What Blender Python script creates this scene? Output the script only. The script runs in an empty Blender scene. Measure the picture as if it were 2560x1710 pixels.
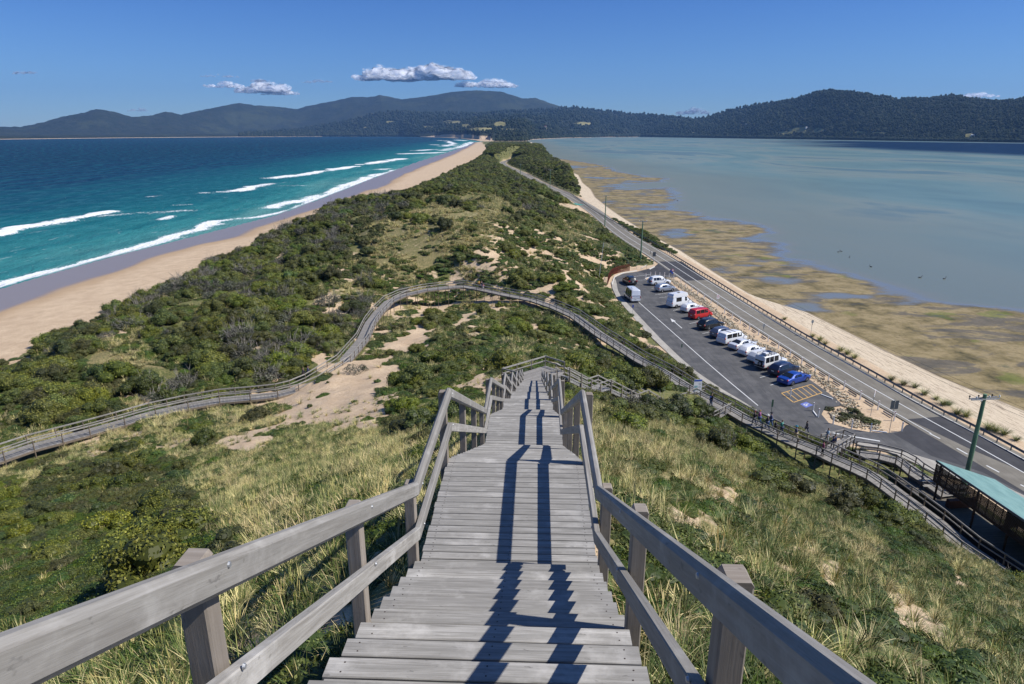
import bpy, bmesh, math, random
import numpy as np
from mathutils import Vector, Matrix
random.seed(7); rng = np.random.default_rng(7)
scene = bpy.context.scene; COL = scene.collection
R = math.radians
# ------------------------------------------------------------------ camera: 24 mm-class lens, tilted down
CZ = 37.5; F0 = 1650.0; PITCH = R(17.555); CP = math.cos(PITCH); SP = math.sin(PITCH)
cam = bpy.data.cameras.new('camera'); camo = bpy.data.objects.new('camera', cam); COL.objects.link(camo)
cam.sensor_width = 36; cam.lens = F0 / 2560 * 36; cam.clip_start = 0.05; cam.clip_end = 60000
camo.location = (0, 0, CZ); camo.rotation_euler = (R(90) - PITCH, 0, 0); scene.camera = camo

# survey helpers: a sight line of the photograph cut with the level plane z (world position), and back
def P(px, py, z=0.0):
    u = (px - 1280) / F0; v = (py - 855) / F0
    dz = -SP - v * CP; t = (z - CZ) / dz
    return Vector((u * t, (CP - v * SP) * t, z))
def Pl(pts, z=0.0): return [P(a, b, z) for a, b in pts]
def proj(X, Y, Z):
    h = CZ - Z; D = np.maximum(Y * CP + h * SP, 0.3)
    return 1280 + F0 * X / D, 855 + F0 * (h * CP - Y * SP) / D, D

# ------------------------------------------------------------------ materials
def mat(name, base=(.5,.5,.5), rough=.7, metal=0.0, spec=.5):
    m = bpy.data.materials.new(name); m.use_nodes = True
    b = m.node_tree.nodes['Principled BSDF']
    b.inputs['Base Color'].default_value = (*base, 1); b.inputs['Roughness'].default_value = rough
    b.inputs['Metallic'].default_value = metal; b.inputs['Specular IOR Level'].default_value = spec
    return m
class NT:
    def __init__(s, m): s.t = m.node_tree; s.n = s.t.nodes; s.l = s.t.links; s.b = s.n.get('Principled BSDF')
    def new(s, typ, **kw):
        n = s.n.new(typ)
        for k, v in kw.items():
            if k == 'ins':
                for kk, vv in v.items(): s.set(n.inputs[kk], vv)
            else: setattr(n, k, v)
        return n
    def set(s, inp, v):
        if hasattr(v, 'is_output') or isinstance(v, bpy.types.NodeSocket): s.l.new(v, inp)
        else: inp.default_value = v
    def attr(s, name): return s.new('ShaderNodeAttribute', attribute_name=name)
    def noise(s, vec, scale, detail=4, rough=.55, dist=0.0):
        n = s.new('ShaderNodeTexNoise', ins={'Scale': scale, 'Detail': detail, 'Roughness': rough, 'Distortion': dist})
        if vec is not None: s.l.new(vec, n.inputs['Vector'])
        return n.outputs['Fac']
    def ramp(s, fac, stops, interp='LINEAR'):
        n = s.new('ShaderNodeValToRGB'); s.set(n.inputs['Fac'], fac); cr = n.color_ramp; cr.interpolation = interp
        while len(cr.elements) < len(stops): cr.elements.new(0.5)
        for e, (p, c) in zip(cr.elements, stops): e.position = p; e.color = (*c, 1) if len(c) == 3 else c
        return n.outputs['Color']
    def rampf(s, fac, a, b, lo=0.0, hi=1.0):
        n = s.new('ShaderNodeMapRange', ins={'Value': fac, 'From Min': a, 'From Max': b, 'To Min': lo, 'To Max': hi}); n.interpolation_type = 'SMOOTHSTEP'
        return n.outputs['Result']
    def mix(s, fac, a, b, mode='MIX'):
        n = s.new('ShaderNodeMix', data_type='RGBA', blend_type=mode)
        s.set(n.inputs[0], fac); s.set(n.inputs[6], a if not isinstance(a, tuple) else (*a, 1)); s.set(n.inputs[7], b if not isinstance(b, tuple) else (*b, 1))
        return n.outputs[2]
    def math(s, op, a, b=0.0, c=0.0, clamp=False):
        n = s.new('ShaderNodeMath', operation=op, use_clamp=clamp); s.set(n.inputs[0], a); s.set(n.inputs[1], b); s.set(n.inputs[2], c)
        return n.outputs[0]
    def pos(s): return s.new('ShaderNodeNewGeometry').outputs['Position']
    def scale(s, vec, v):
        n = s.new('ShaderNodeVectorMath', operation='MULTIPLY'); s.l.new(vec, n.inputs[0]); n.inputs[1].default_value = v
        return n.outputs[0]
    def bump(s, h, strength, dist, normal=None):
        n = s.new('ShaderNodeBump', ins={'Height': h, 'Strength': strength, 'Distance': dist})
        if normal: s.l.new(normal, n.inputs['Normal'])
        s.l.new(n.outputs[0], s.b.inputs['Normal']); return n.outputs[0]
    def base(s, c): s.set(s.b.inputs['Base Color'], c)
    def rough(s, c): s.set(s.b.inputs['Roughness'], c)

# ------------------------------------------------------------------ mesh collection
class MB:
    """collects solids into one mesh; each solid stores its own long-axis coordinates for wood grain"""
    def __init__(s): s.v = []; s.f = []; s.loc = []; s.mi = []
    def add(s, vs, fs, locs=None, mi=0):
        o = len(s.v); s.v += [tuple(v) for v in vs]; s.f += [tuple(i + o for i in f) for f in fs]; s.mi += [mi] * len(fs)
        s.loc += locs if locs else [(v[0], v[1], v[2]) for v in vs]; return s
    def beam(s, a, b, w, h, up=(0,0,1), mi=0, ch=0.0):
        """bar from a to b, w across, h along up; ch chamfers the long edges"""
        a = Vector(a); b = Vector(b); d = (b - a); L = d.length
        if L < 1e-6: return s
        d /= L; up = Vector(up); side = d.cross(up)
        if side.length < 1e-4: side = d.cross(Vector((1,0,0)))
        side.normalize(); u = side.cross(d).normalized(); r = random.random() * 50
        hw, hh = w/2, h/2
        if ch > 0: sec = [(-hw+ch,-hh),(hw-ch,-hh),(hw,-hh+ch),(hw,hh-ch),(hw-ch,hh),(-hw+ch,hh),(-hw,hh-ch),(-hw,-hh+ch)]
        else: sec = [(-hw,-hh),(hw,-hh),(hw,hh),(-hw,hh)]
        n = len(sec); vs = []; lc = []
        for t, p in ((0, a), (L, b)):
            for x, y in sec: vs.append(p + side*x + u*y); lc.append((t + r, x + r*.37, y + r*.71))
        fs = [(i, (i+1) % n, n + (i+1) % n, n + i) for i in range(n)] + [tuple(range(n))[::-1], tuple(range(n, 2*n))]
        return s.add(vs, fs, lc, mi)
    def box(s, c, size, rz=0.0, mi=0, ch=0.0):
        c = Vector(c); q = Matrix.Rotation(rz, 3, 'Z'); dx = q @ Vector((size[0]/2, 0, 0))
        return s.beam(c - dx, c + dx, size[1], size[2], mi=mi, ch=ch)
    def tube(s, pts, r, n=8, mi=0, cap=True):
        pts = [Vector(p) for p in pts]; rs = r if isinstance(r, (list, tuple)) else [r] * len(pts); vs = []; k = len(pts)
        ref = Vector((0,0,1))
        for i, p in enumerate(pts):
            d = (pts[min(i+1, k-1)] - pts[max(i-1, 0)]).normalized()
            a = d.cross(ref) if abs(d.dot(ref)) < .95 else d.cross(Vector((1,0,0)))
            a.normalize(); b = d.cross(a)
            for j in range(n): t = 2*math.pi*j/n; vs.append(p + (a*math.cos(t) + b*math.sin(t)) * rs[i])
        fs = [(i*n+j, i*n+(j+1)%n, (i+1)*n+(j+1)%n, (i+1)*n+j) for i in range(k-1) for j in range(n)]
        if cap: fs += [tuple(range(n))[::-1], tuple(range((k-1)*n, k*n))]
        return s.add(vs, fs, None, mi)
    def quad(s, a, b, c, d, mi=0): return s.add([a, b, c, d], [(0,1,2,3)], None, mi)
    def build(s, name, m, parent=None, smooth=False, loc=None):
        me = bpy.data.meshes.new(name)
        off = Vector(loc) if loc is not None else Vector((0,0,0))
        me.from_pydata([tuple(Vector(v) - off) for v in s.v], [], s.f)
        for mm in (m if isinstance(m, (list, tuple)) else [m]): me.materials.append(mm)
        if any(s.mi): me.polygons.foreach_set('material_index', s.mi)
        at = me.attributes.new('loc', 'FLOAT_VECTOR', 'POINT'); at.data.foreach_set('vector', np.array(s.loc, dtype=np.float32).ravel())
        if smooth: me.polygons.foreach_set('use_smooth', [True] * len(me.polygons))
        o = bpy.data.objects.new(name, me); COL.objects.link(o); o.location = off
        if parent is not None:
            o.parent = parent
            if loc is None: o.location = -parent.location if parent.get('_abs') else (0,0,0)
            else: o.location = off - parent.location
        me.update(); return o
def empty(name, loc=(0,0,0), rz=0.0):
    o = bpy.data.objects.new(name, None); COL.objects.link(o); o.location = loc; o.rotation_euler = (0,0,rz); o.empty_display_size = .2; return o
def tag(o, label=None, cat=None, group=None, kind=None):
    if label: o['label'] = label
    if cat: o['category'] = cat
    if group: o['group'] = group
    if kind: o['kind'] = kind
    return o
def adopt(child, parent):
    """child built in world coordinates becomes a part of parent, staying where it is"""
    child.parent = parent; child.location = child.location - parent.location; return child
def kids(o): return [c for c in KID.get(o.name, [])]
def copy_tree(o, parent=None):
    c = o.copy(); COL.objects.link(c)
    if parent is not None: c.parent = parent
    for ch in list(o.children): copy_tree(ch, c)
    return c
def np_mesh(name, V, Fq, mats, attrs=None, smooth=True, mi=None):
    me = bpy.data.meshes.new(name); n = len(Fq); k = Fq.shape[1]
    me.vertices.add(len(V)); me.vertices.foreach_set('co', np.asarray(V, np.float32).ravel())
    me.loops.add(n*k); me.loops.foreach_set('vertex_index', np.asarray(Fq, np.int32).ravel())
    me.polygons.add(n); me.polygons.foreach_set('loop_start', np.arange(0, n*k, k, dtype=np.int32))
    if smooth: me.polygons.foreach_set('use_smooth', np.ones(n, bool))
    for m in mats: me.materials.append(m)
    if mi is not None: me.polygons.foreach_set('material_index', np.asarray(mi, np.int32))
    for an, av in (attrs or {}).items():
        a = me.attributes.new(an, 'FLOAT', 'POINT'); a.data.foreach_set('value', np.asarray(av, np.float32).ravel())
    me.update(calc_edges=True); me.validate()
    return me
def link(name, me, parent=None):
    o = bpy.data.objects.new(name, me); COL.objects.link(o)
    if parent is not None: o.parent = parent
    return o
def grid_faces(nr, nc):
    i = np.arange(nr-1)[:, None] * nc + np.arange(nc-1)[None, :]
    return np.stack([i, i+1, i+nc+1, i+nc], -1).reshape(-1, 4)

# ------------------------------------------------------------------ numpy noise
_T = np.random.default_rng(3).random((256, 256))
def vnoise(x, y):
    xi = np.floor(x).astype(int); yi = np.floor(y).astype(int); fx = x - xi; fy = y - yi
    fx = fx*fx*(3-2*fx); fy = fy*fy*(3-2*fy)
    g = lambda a, b: _T[a & 255, b & 255]
    return (g(xi, yi)*(1-fx) + g(xi+1, yi)*fx)*(1-fy) + (g(xi, yi+1)*(1-fx) + g(xi+1, yi+1)*fx)*fy
def fbm(x, y, o=4):
    s = 0; a = .5; t = 0
    for i in range(o): s = s + a*vnoise(x*2**i + 17*i, y*2**i + 31*i); t += a; a *= .5
    return s/t
def sstep(a, b, x): t = np.clip((x-a)/(b-a), 0, 1); return t*t*(3-2*t)
def in_poly(px, py, poly):
    px = np.asarray(px, float); r = np.zeros(px.shape, bool); n = len(poly)
    for i in range(n):
        x1, y1 = poly[i][:2]; x2, y2 = poly[(i+1) % n][:2]
        if y1 == y2: continue
        c = ((y1 > py) != (y2 > py)) & (px < (x2-x1)*(py-y1)/(y2-y1)+x1); r ^= c
    return r
def poly_dist(X, Y, pts, closed=False):
    X = np.asarray(X, float); d = np.full(X.shape, 1e9); n = len(pts)
    for i in range(n if closed else n-1):
        ax, ay = pts[i][0], pts[i][1]; bx, by = pts[(i+1) % n][0], pts[(i+1) % n][1]
        l2 = (bx-ax)**2 + (by-ay)**2 + 1e-9; t = np.clip(((X-ax)*(bx-ax)+(Y-ay)*(by-ay))/l2, 0, 1)
        d = np.minimum(d, np.hypot(X-ax-t*(bx-ax), Y-ay-t*(by-ay)))
    return d
def offset_line(pts, off):
    """polyline shifted sideways (positive = right of travel)"""
    out = []; n = len(pts)
    for i in range(n):
        a = Vector(pts[max(i-1,0)]); b = Vector(pts[min(i+1,n-1)]); d = (b-a); d.z = 0; d.normalize()
        out.append(Vector(pts[i]) + Vector((d.y, -d.x, 0)) * off)
    return out
def resample(pts, step):
    pts = [Vector(p) for p in pts]; out = [pts[0].copy()]; acc = 0.0
    for a, b in zip(pts, pts[1:]):
        L = (b-a).length; s = step - acc
        while s <= L: out.append(a.lerp(b, s/L)); s += step
        acc = L - (s - step)
    if (out[-1]-pts[-1]).length > step*.4: out.append(pts[-1].copy())
    return out
def smooth_line(pts, n=2):
    pts = [Vector(p) for p in pts]
    for _ in range(n):
        q = [pts[0]]
        for a, b in zip(pts, pts[1:]): q += [a.lerp(b, .25), a.lerp(b, .75)]
        q.append(pts[-1]); pts = q
    return pts
# ------------------------------------------------------------------ sky and sun
SUN_EL = R(48.2); sx, sy = .88, -.15                    # light comes from the right, a little behind the camera
scene.world = bpy.data.worlds.new('World'); scene.world.use_nodes = True
wt = scene.world.node_tree; bg = wt.nodes['Background']
sky = wt.nodes.new('ShaderNodeTexSky'); sky.sky_type = 'NISHITA'; sky.sun_disc = False
sky.sun_elevation = SUN_EL; sky.sun_rotation = math.atan2(sx, sy); sky.altitude = 0; sky.air_density = 1.0; sky.dust_density = .1; sky.ozone_density = 4.0
# the deep blue of clear southern air: the sky model tinted by elevation
_g = wt.nodes.new('ShaderNodeTexCoord'); _s = wt.nodes.new('ShaderNodeSeparateXYZ'); wt.links.new(_g.outputs['Generated'], _s.inputs[0])
_r = wt.nodes.new('ShaderNodeValToRGB'); wt.links.new(_s.outputs['Z'], _r.inputs[0]); _e = _r.color_ramp.elements
_e[0].position = .0; _e[0].color = (.48,.69,1.0,1); _e[1].position = .5; _e[1].color = (.40,.62,.95,1)
_q = _r.color_ramp.elements.new(.20); _q.color = (.27,.50,.95,1)
_m = wt.nodes.new('ShaderNodeMix'); _m.data_type = 'RGBA'; _m.blend_type = 'MULTIPLY'; _m.inputs[0].default_value = 1
wt.links.new(sky.outputs[0], _m.inputs[6]); wt.links.new(_r.outputs[0], _m.inputs[7]); wt.links.new(_m.outputs[2], bg.inputs[0]); bg.inputs[1].default_value = .101
sun = bpy.data.lights.new('sun', 'SUN'); sun.energy = 5.0; sun.angle = R(.53); sun.color = (1, .955, .88)
suno = bpy.data.objects.new('sun', sun); COL.objects.link(suno)
hz = math.hypot(sx, sy); sd = Vector((sx/hz*math.cos(SUN_EL), sy/hz*math.cos(SUN_EL), math.sin(SUN_EL)))
suno.rotation_euler = sd.to_track_quat('Z', 'Y').to_euler()
scene.view_settings.view_transform = 'Standard'; scene.view_settings.look = 'None'; scene.view_settings.exposure = .12; scene.view_settings.gamma = 1
scene.cycles.max_bounces = 5; scene.cycles.diffuse_bounces = 2; scene.cycles.glossy_bounces = 2; scene.cycles.transparent_max_bounces = 6; scene.cycles.volume_bounces = 0
scene.cycles.caustics_reflective = False; scene.cycles.caustics_refractive = False; scene.cycles.use_denoising = True

# ------------------------------------------------------------------ survey of the coast (photo sight lines cut with sea level)
def fx_of(pts, z, near):
    w = [P(a, b, z) for a, b in pts]; w.sort(key=lambda q: q.y)
    ys = [near[0][1], *[q.y for q in w]]; xs = [near[0][0], *[q.x for q in w]]
    return lambda Y: np.interp(Y, ys, xs)
XW = fx_of([(0,705),(218,646),(436,594),(654,540),(763,502),(927,442),(1036,404),(1110,382),(1160,366),(1183,356)], 0, [(-136,-60)])
XD = fx_of([(0,788),(100,748),(164,725),(327,671),(376,651),(490,622),(610,594),(676,567),(763,534),(873,496),(960,469),(1014,436),(1091,404),(1140,384),(1172,368),(1191,356)], .5, [(-106,-60)])
XV = fx_of([(0,916),(87,876),(218,822),(327,757),(469,698),(567,643),(709,594),(829,551),(927,523),(1025,480),(1113,442),(1189,403),(1225,378),(1212,362),(1204,355)], 3.0, [(-88,-60)])
XR1 = fx_of([(2560,1118),(2441,1060),(2332,1008),(2160,906),(2033,838),(1880,748),(1770,681),(1700,640),(1635,596),(1568,564),(1512,535),(1479,516),(1456,497),(1446,480),(1430,450),(1425,435),(1400,415),(1366,400),(1353,389),(1345,380),(1335,368),(1320,356)], 2.0, [(66,-60)])
XR2 = fx_of([(2560,1027),(2343,940),(2160,851),(2015,780),(1880,740),(1795,688),(1700,627),(1646,598),(1590,566),(1545,537),(1514,515),(1487,493),(1476,473),(1456,457),(1445,437),(1430,431),(1410,414),(1380,399),(1362,388),(1352,378),(1345,368),(1330,356)], .4, [(80,-60)])

# ------------------------------------------------------------------ terrain height: radial basis through surveyed spot heights
HP = [(0,-12,41),(-.2,-5,37.6),(-.2,0,35.1),(0,6,32.5),(.05,8,32.4),(.3,14,29.7),(.6,21.5,27.3),(.9,29,24.6),(1.2,36.5,22.0),(1.5,44,19.4),(1.7,51,16.9),(2,58,14.4),(2,65,14.0),
 (-8,0,32.5),(-15,0,28),(-10,-10,35),(-30,0,20),(-50,8,11),(-30,-12,23),(-70,0,6),(-70,40,5),
 (8,0,33),(15,0,30),(25,0,26),(35,5,21),(12,-10,36),(33,36,9),(30,45,7.2),(24,52,6.5),(17,60,8.5),(12,66,10),(38,30,9),(46,20,7),(40,45,3),(37.9,46.7,3.3),(36.9,50,3.5),(36,53.5,3.8),(33.5,44,6.5),(58,0,4),(-2.2,7,31.6),(2.2,9,31.5)]
for a, b, z in [(0,1145,6.4),(0,1300,14.5),(300,1300,17),(600,1250,24),(300,1600,29),(0,1527,23.5),(0,1700,27),(500,1110,11.5),(950,1090,18.2),(800,980,9),(1000,900,7.8),(1200,930,11.5),(650,1010,7),
 (936,800,5.6),(1130,728,4.5),(1150,790,5.6),(1300,830,8.3),(1330,760,6.3),(1450,840,6.0),(1550,930,6.2),(1500,1020,18.6),(1650,1060,16.6),(1850,1150,15),(2100,1240,14.5),(2300,1340,15),(2500,1440,16),
 (1900,1450,28.4),(1700,1150,26.6),(2560,1700,26),(2200,1600,28.6),(2000,1300,22),(1800,1650,32.2),(1600,960,9),
 (1420,760,6.6),(1400,690,8.5),(1200,600,14),(1200,500,17),(1200,476,17.5),(1310,480,14),(950,560,14),(800,620,10),(700,640,7),(500,760,7),(300,860,7),(100,960,6),(900,700,8),(1300,650,9),(1050,660,9),(1400,560,13),(1480,640,7),
 (1240,420,9),(1290,363,20),(1345,396,8),(1150,432,5),(1400,452,7),(400,900,6.5),(200,1020,6),(650,860,7)]:
    q = P(a, b, z); HP.append((q.x, q.y, z))
for Y in (330, 400, 520, 700, 1500, 2200, 3000): HP.append((float(XV(Y)+XR1(Y))/2, Y, {330:7,400:7.5,520:9,700:7,1500:6,2200:5,3000:4}[Y]))
HP = np.array(HP, float)
def _ab(X, Y): Yc = np.maximum(Y, -13) + 20; return X/Yc*1.3, np.log(Yc)
_qa, _qb = _ab(HP[:,0], HP[:,1]); _n = len(HP)
_ph = lambda d2: np.sqrt(d2 + .06**2)
_A = np.zeros((_n+3, _n+3)); _A[:_n,:_n] = _ph((_qa[:,None]-_qa)**2 + (_qb[:,None]-_qb)**2) - 1e-3*0*np.eye(_n)
_A[:_n,_n] = 1; _A[:_n,_n+1] = _qa; _A[:_n,_n+2] = _qb; _A[_n:,:_n] = _A[:_n,_n:].T
_A[:_n,:_n] += .004*-1*np.eye(_n)
_w = np.linalg.solve(_A, np.concatenate([HP[:,2], [0,0,0]]))
ROADC = smooth_line(Pl([(2800,1320),(2506,1151),(2311,1044),(2126,940),(1981,852),(1862,780),(1735,698),(1647,640),(1568,593),(1525,560),(1489,530),(1460,511),(1413,484),(1370,467),(1336,450),(1302,431),(1273,419),(1258,411),(1256,405),(1277,399),(1292,393),(1300,388)], 2.5), 2)
# made ground: car park, verge and road up to the guard rail
ZPOLY = [q[:2] for q in Pl([(2900,1620),(2560,1330),(2456,1260),(2354,1190),(2245,1140),(2158,1122),(2060,1100),(1990,1070),(1895,1030),(1820,985),(1746,938),(1690,893),(1640,850),(1600,803),(1560,765),(1540,738),(1526,710),(1527,692),(1552,676),(1590,668),(1640,660),(1640,645),(1560,596),(1700,640),(1770,684),(1880,752),(2033,842),(2160,910),(2332,1008),(2560,1122),(2900,1290)], 2.5)]
def height(X, Y, noise=True):
    X = np.asarray(X, float); Y = np.asarray(Y, float); sh = X.shape; X = X.ravel(); Y = Y.ravel(); a, b = _ab(X, Y)
    z = _w[_n] + _w[_n+1]*a + _w[_n+2]*b
    for i in range(_n): z = z + _w[i]*_ph((a-_qa[i])**2 + (b-_qb[i])**2)
    xw, xv, x1, x2 = XW(Y), XV(Y), XR1(Y), XR2(Y)
    if noise:
        far = sstep(5, 60, np.hypot(X, Y))
        am = (.10 + .6*far) * sstep(0, 14, X-xv) * sstep(0, 10, x1-X)
        z = z + am*2.2*(fbm(X/9+5, Y/9+3, 4)-.5) + .35*am*(fbm(X/2.2, Y/2.2, 3)-.5)
        # blow-outs and hummocks on the dune hill behind the boardwalk
        hill = sstep(120, 160, Y)*sstep(330, 250, Y)
        z = z + hill*am*5*(fbm(X/22+9, Y/22+2, 3)-.5)
    z = np.maximum(z, 3.0)
    dz = np.minimum(np.abs(poly_dist(X, Y, ZPOLY, True)), 1e3); ins = in_poly(X, Y, ZPOLY)
    rd = poly_dist(X, Y, ROADC)
    k = np.where(ins, 0, sstep(0, 5, dz)) * sstep(4.2, 9, rd)
    z = 2.40 + (z-2.40)*k
    z = np.where((Y > 55) & (Y < 260) & (X > 0), np.minimum(z, 2.45 + .15*np.where(ins, 0, dz) + .45*np.where(ins, 0, np.maximum(dz-3.5, 0))), z)
    z = np.where((Y > 120) & (Y < 900), np.minimum(z, 2.4 + .30*np.maximum(rd-4.2, 0)), z)
    # coasts
    kl = sstep(0, 16, X-xv); z = 3.0 + (z-3.0)*kl
    t = np.clip((X-xw)/np.maximum(xv-xw, 1), 0, 1); beach = 3.0*t**1.35
    z = np.where(X < xv, beach, z); z = np.where(X < xw, np.maximum(-.04*(xw-X), -5), z)
    z = np.where(X > x1, 2.4 - (X-x1)/np.maximum(x2-x1, .5)*2.0, z)
    z = np.where(X > x2, np.maximum(.38 - .25*(X-x2), -3), z)
    z = np.where((X > x1-3) & (X <= x1), 2.4 + (z-2.4)*np.clip((x1-X)/3, 0, 1), z)
    return z.reshape(sh)
def H(x, y): return float(height(np.array([x]), np.array([y]))[0])

# ------------------------------------------------------------------ what grows where (a survey map read along the sight lines)
VM = ["                  dd.                   ",   # y 330
 "                 dddrd                  ",
 "            rrrdgGGGhoodm               ",
 "          rrrhgGGgGooGomdm              ",
 "       rrrrddhgGgGooGoooddmd            ",   # 570
 "     rrrrrddoGoGomGoosomomoo            ",
 "   rrrddddrrrsrooosoommooor             ",
 "  dggmdddrrrrro.ohmoooomsdrr            ",   # 750
 "hhhdggmmdrrdsssommsomoddrrrmr           ",
 "ddddhrrmddsssssmmmsoddddddddddd         ",
 "dddrgogmggssssshmdggggggddmdddddd       ",
 "oggogooGhssGGGggGGgggggggggddddddd      ",   # 990
 "ghhhhhmgggGGGggGGgggggggggGggddddddd    ",
 "mhhhhhhhGggGGGggGgggggGGgggooGggdddddddd",
 "mmmmmmmmgggGGGGGGggggGGGgooGGoGGGmdddddd",   # 1170
 "mmmmmmmmhggGGGsGGgggggsmGGsoGGoGggmmmddd",
 "mmmmmmmmGgggGGGGGGgggsmmGGGooGGoGmGGoggd",
 "mmmmmmmgggGGGGGsGGggmmmGGGoGGGmmGooGGGgg",   # 1350
 "mmmmmggGGGGGsGGGGGgssGGGgGmmmGGGmmsoGGmG",
 "GggggGGGGsGGGGGGGGGGsGGGGoGmmGGGGmmmGoGm",
 "GGGGGGGGsGGGGGGGGGGGsGGGGGGsmGGGGGGmmmGG",
 "GGGGGGGGGGGGGGGGGGGGGGGGGGGGGGGGGGGGGGGG"]
TYPES = ' .sogGmdhr'
BWR = [q[:2] for q in Pl([(2552,1462),(2423,1376),(2289,1268),(2137,1170),(1957,1092),(1822,1022),(1669,936)], 5.5)]
_vm = np.array([[TYPES.index(c) for c in row.ljust(40)[:40]] for row in VM])
def vtype(X, Y, Z):
    px, py, D = proj(X, Y, Z)
    jx = (fbm(X/5+3, Y/5+8, 3)-.5); jy = (fbm(X/5+30, Y/5+80, 3)-.5)
    s = np.clip(D/120, .6, 3)
    c = np.floor(px/1.0908/60 + jx*3.0/1).astype(int); r = np.floor((py/1.0908-330)/60 + jy*2.2).astype(int)
    out = (c < -6) | (c > 46)
    t = _vm[np.clip(r, 0, 21), np.clip(c, 0, 39)]
    t = np.where(t == 0, np.where(D > 160, 7, 5), t); t = np.where(D > 330, 7, t)
    t = np.where((X < XV(Y) - 1) | (X > XR1(Y) - .5), 1, t)
    near_bw = (X > 7) & (Y < 84) & (poly_dist(X, Y, BWR) < 8.5); t = np.where(near_bw & (t > 1), 7, t)
    ins = in_poly(X, Y, ZPOLY); t = np.where(ins | (poly_dist(X, Y, ROADC) < 4.3), 1, t)
    return t

# ------------------------------------------------------------------ ground
def build_ground():
    b = np.concatenate([np.linspace(np.log(7), np.log(100), 560), np.linspace(np.log(100), np.log(420), 300)[1:], np.linspace(np.log(420), np.log(3000), 160)[1:]]); a = np.concatenate([np.linspace(-2.2, -1.25, 50)[:-1], np.linspace(-1.25, 1.0, 760), np.linspace(1.0, 2.2, 60)[1:]])
    Bg, Ag = np.meshgrid(b, a, indexing='ij'); Y = np.exp(Bg)-20; X = Ag*(Y+20)
    Z = height(X, Y); T = vtype(X, Y, Z)
    dens = np.array([0,0,0,.42,.78,.62,.92,1.0,.95,.92])[T]; sp = (fbm(X/6+50, Y/6, 3) > .60) & (Y > 70); dens = np.where(sp & np.isin(T, [3,6,8,9]), dens*.3, dens)
    k = np.ones_like(dens)
    for ax in (0, 1):                                        # soften
        for _ in range(2): dens = (dens + np.roll(dens, 1, ax) + np.roll(dens, -1, ax))/3
    xw, xd, xv = XW(Y), XD(Y), XV(Y)
    wob = (fbm(X/14+3, Y/30, 3)-.5)*8
    wet = sstep(1.0, -3.0, X-(xd+wob)) * (X < xv)
    dry = sstep(-14, 2, X-(xd+wob*1.5))*(X < xv)
    straw = np.isin(T, [4]).astype(float)*.9 + np.isin(T, [5]).astype(float)*.45
    tide = np.clip((X-XR1(Y))/np.maximum(XR2(Y)-XR1(Y), .5), 0, 2)*(X > XR1(Y))
    me = np_mesh('ground', np.stack([X, Y, Z], -1).reshape(-1, 3), grid_faces(*X.shape), [M_ground()], {'veg': dens, 'wet': wet, 'straw': straw, 'tide': tide, 'damp': sstep(0, 9, (xd+wob+9)-X)*(X < xv)})
    return tag(link('ground', me), kind='structure')
def M_ground():
    m = mat('dune_sand'); n = NT(m); p = n.pos()
    n1 = n.noise(p, .35, 5); n2 = n.noise(p, 3.5, 4); n3 = n.noise(p, 22, 3); n4 = n.noise(p, 1.1, 5, .6)
    sand = n.ramp(n1, [(.3, (.50,.365,.235)), (.6, (.62,.47,.31)), (.8, (.69,.53,.35))])
    sand = n.mix(n.rampf(n2, .45, .75), sand, (.44,.31,.19))
    debris = n.math('MULTIPLY', n.rampf(n3, .60, .68), n.rampf(n4, .42, .6)); sand = n.mix(n.math('MULTIPLY', debris, .55), sand, (.16,.11,.06))
    lit = n.ramp(n2, [(.3, (.045,.062,.014)), (.5, (.12,.13,.032)), (.7, (.25,.20,.085))])
    st = n.ramp(n2, [(.3, (.10,.11,.035)), (.55, (.26,.21,.09)), (.75, (.38,.29,.15))])
    lit = n.mix(n.attr('straw').outputs['Fac'], lit, st)
    cov = n.rampf(n.math('ADD', n.attr('veg').outputs['Fac'], n.math('MULTIPLY', n.math('SUBTRACT', n4, .5), .9)), .42, .62)
    c = n.mix(cov, sand, lit)
    damp = n.math('MULTIPLY', n.attr('damp').outputs['Fac'], .75)
    c = n.mix(damp, c, (.40,.27,.15)); wet = n.attr('wet').outputs['Fac']; c = n.mix(wet, c, (.27,.215,.185))
    td = n.attr('tide').outputs['Fac']; shell = n.ramp(n.noise(n.scale(p, (1.2,.12,1)), 2.2, 5, .65), [(.40, (.48,.39,.27)), (.50, (.62,.52,.38)), (.57, (.50,.40,.28)), (.62, (.20,.15,.10)), (.66, (.52,.43,.31))])
    c = n.mix(n.rampf(td, 0, .08), c, shell)
    c = n.mix(n.rampf(td, .93, 1.05), c, (.22,.17,.11))
    n.base(c); n.rough(n.mix(wet, (.9,.9,.9), (.28,.28,.28)))
    n.bump(n.math('ADD', n2, n.math('MULTIPLY', n3, .35)), .5, .12)
    return m

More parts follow.
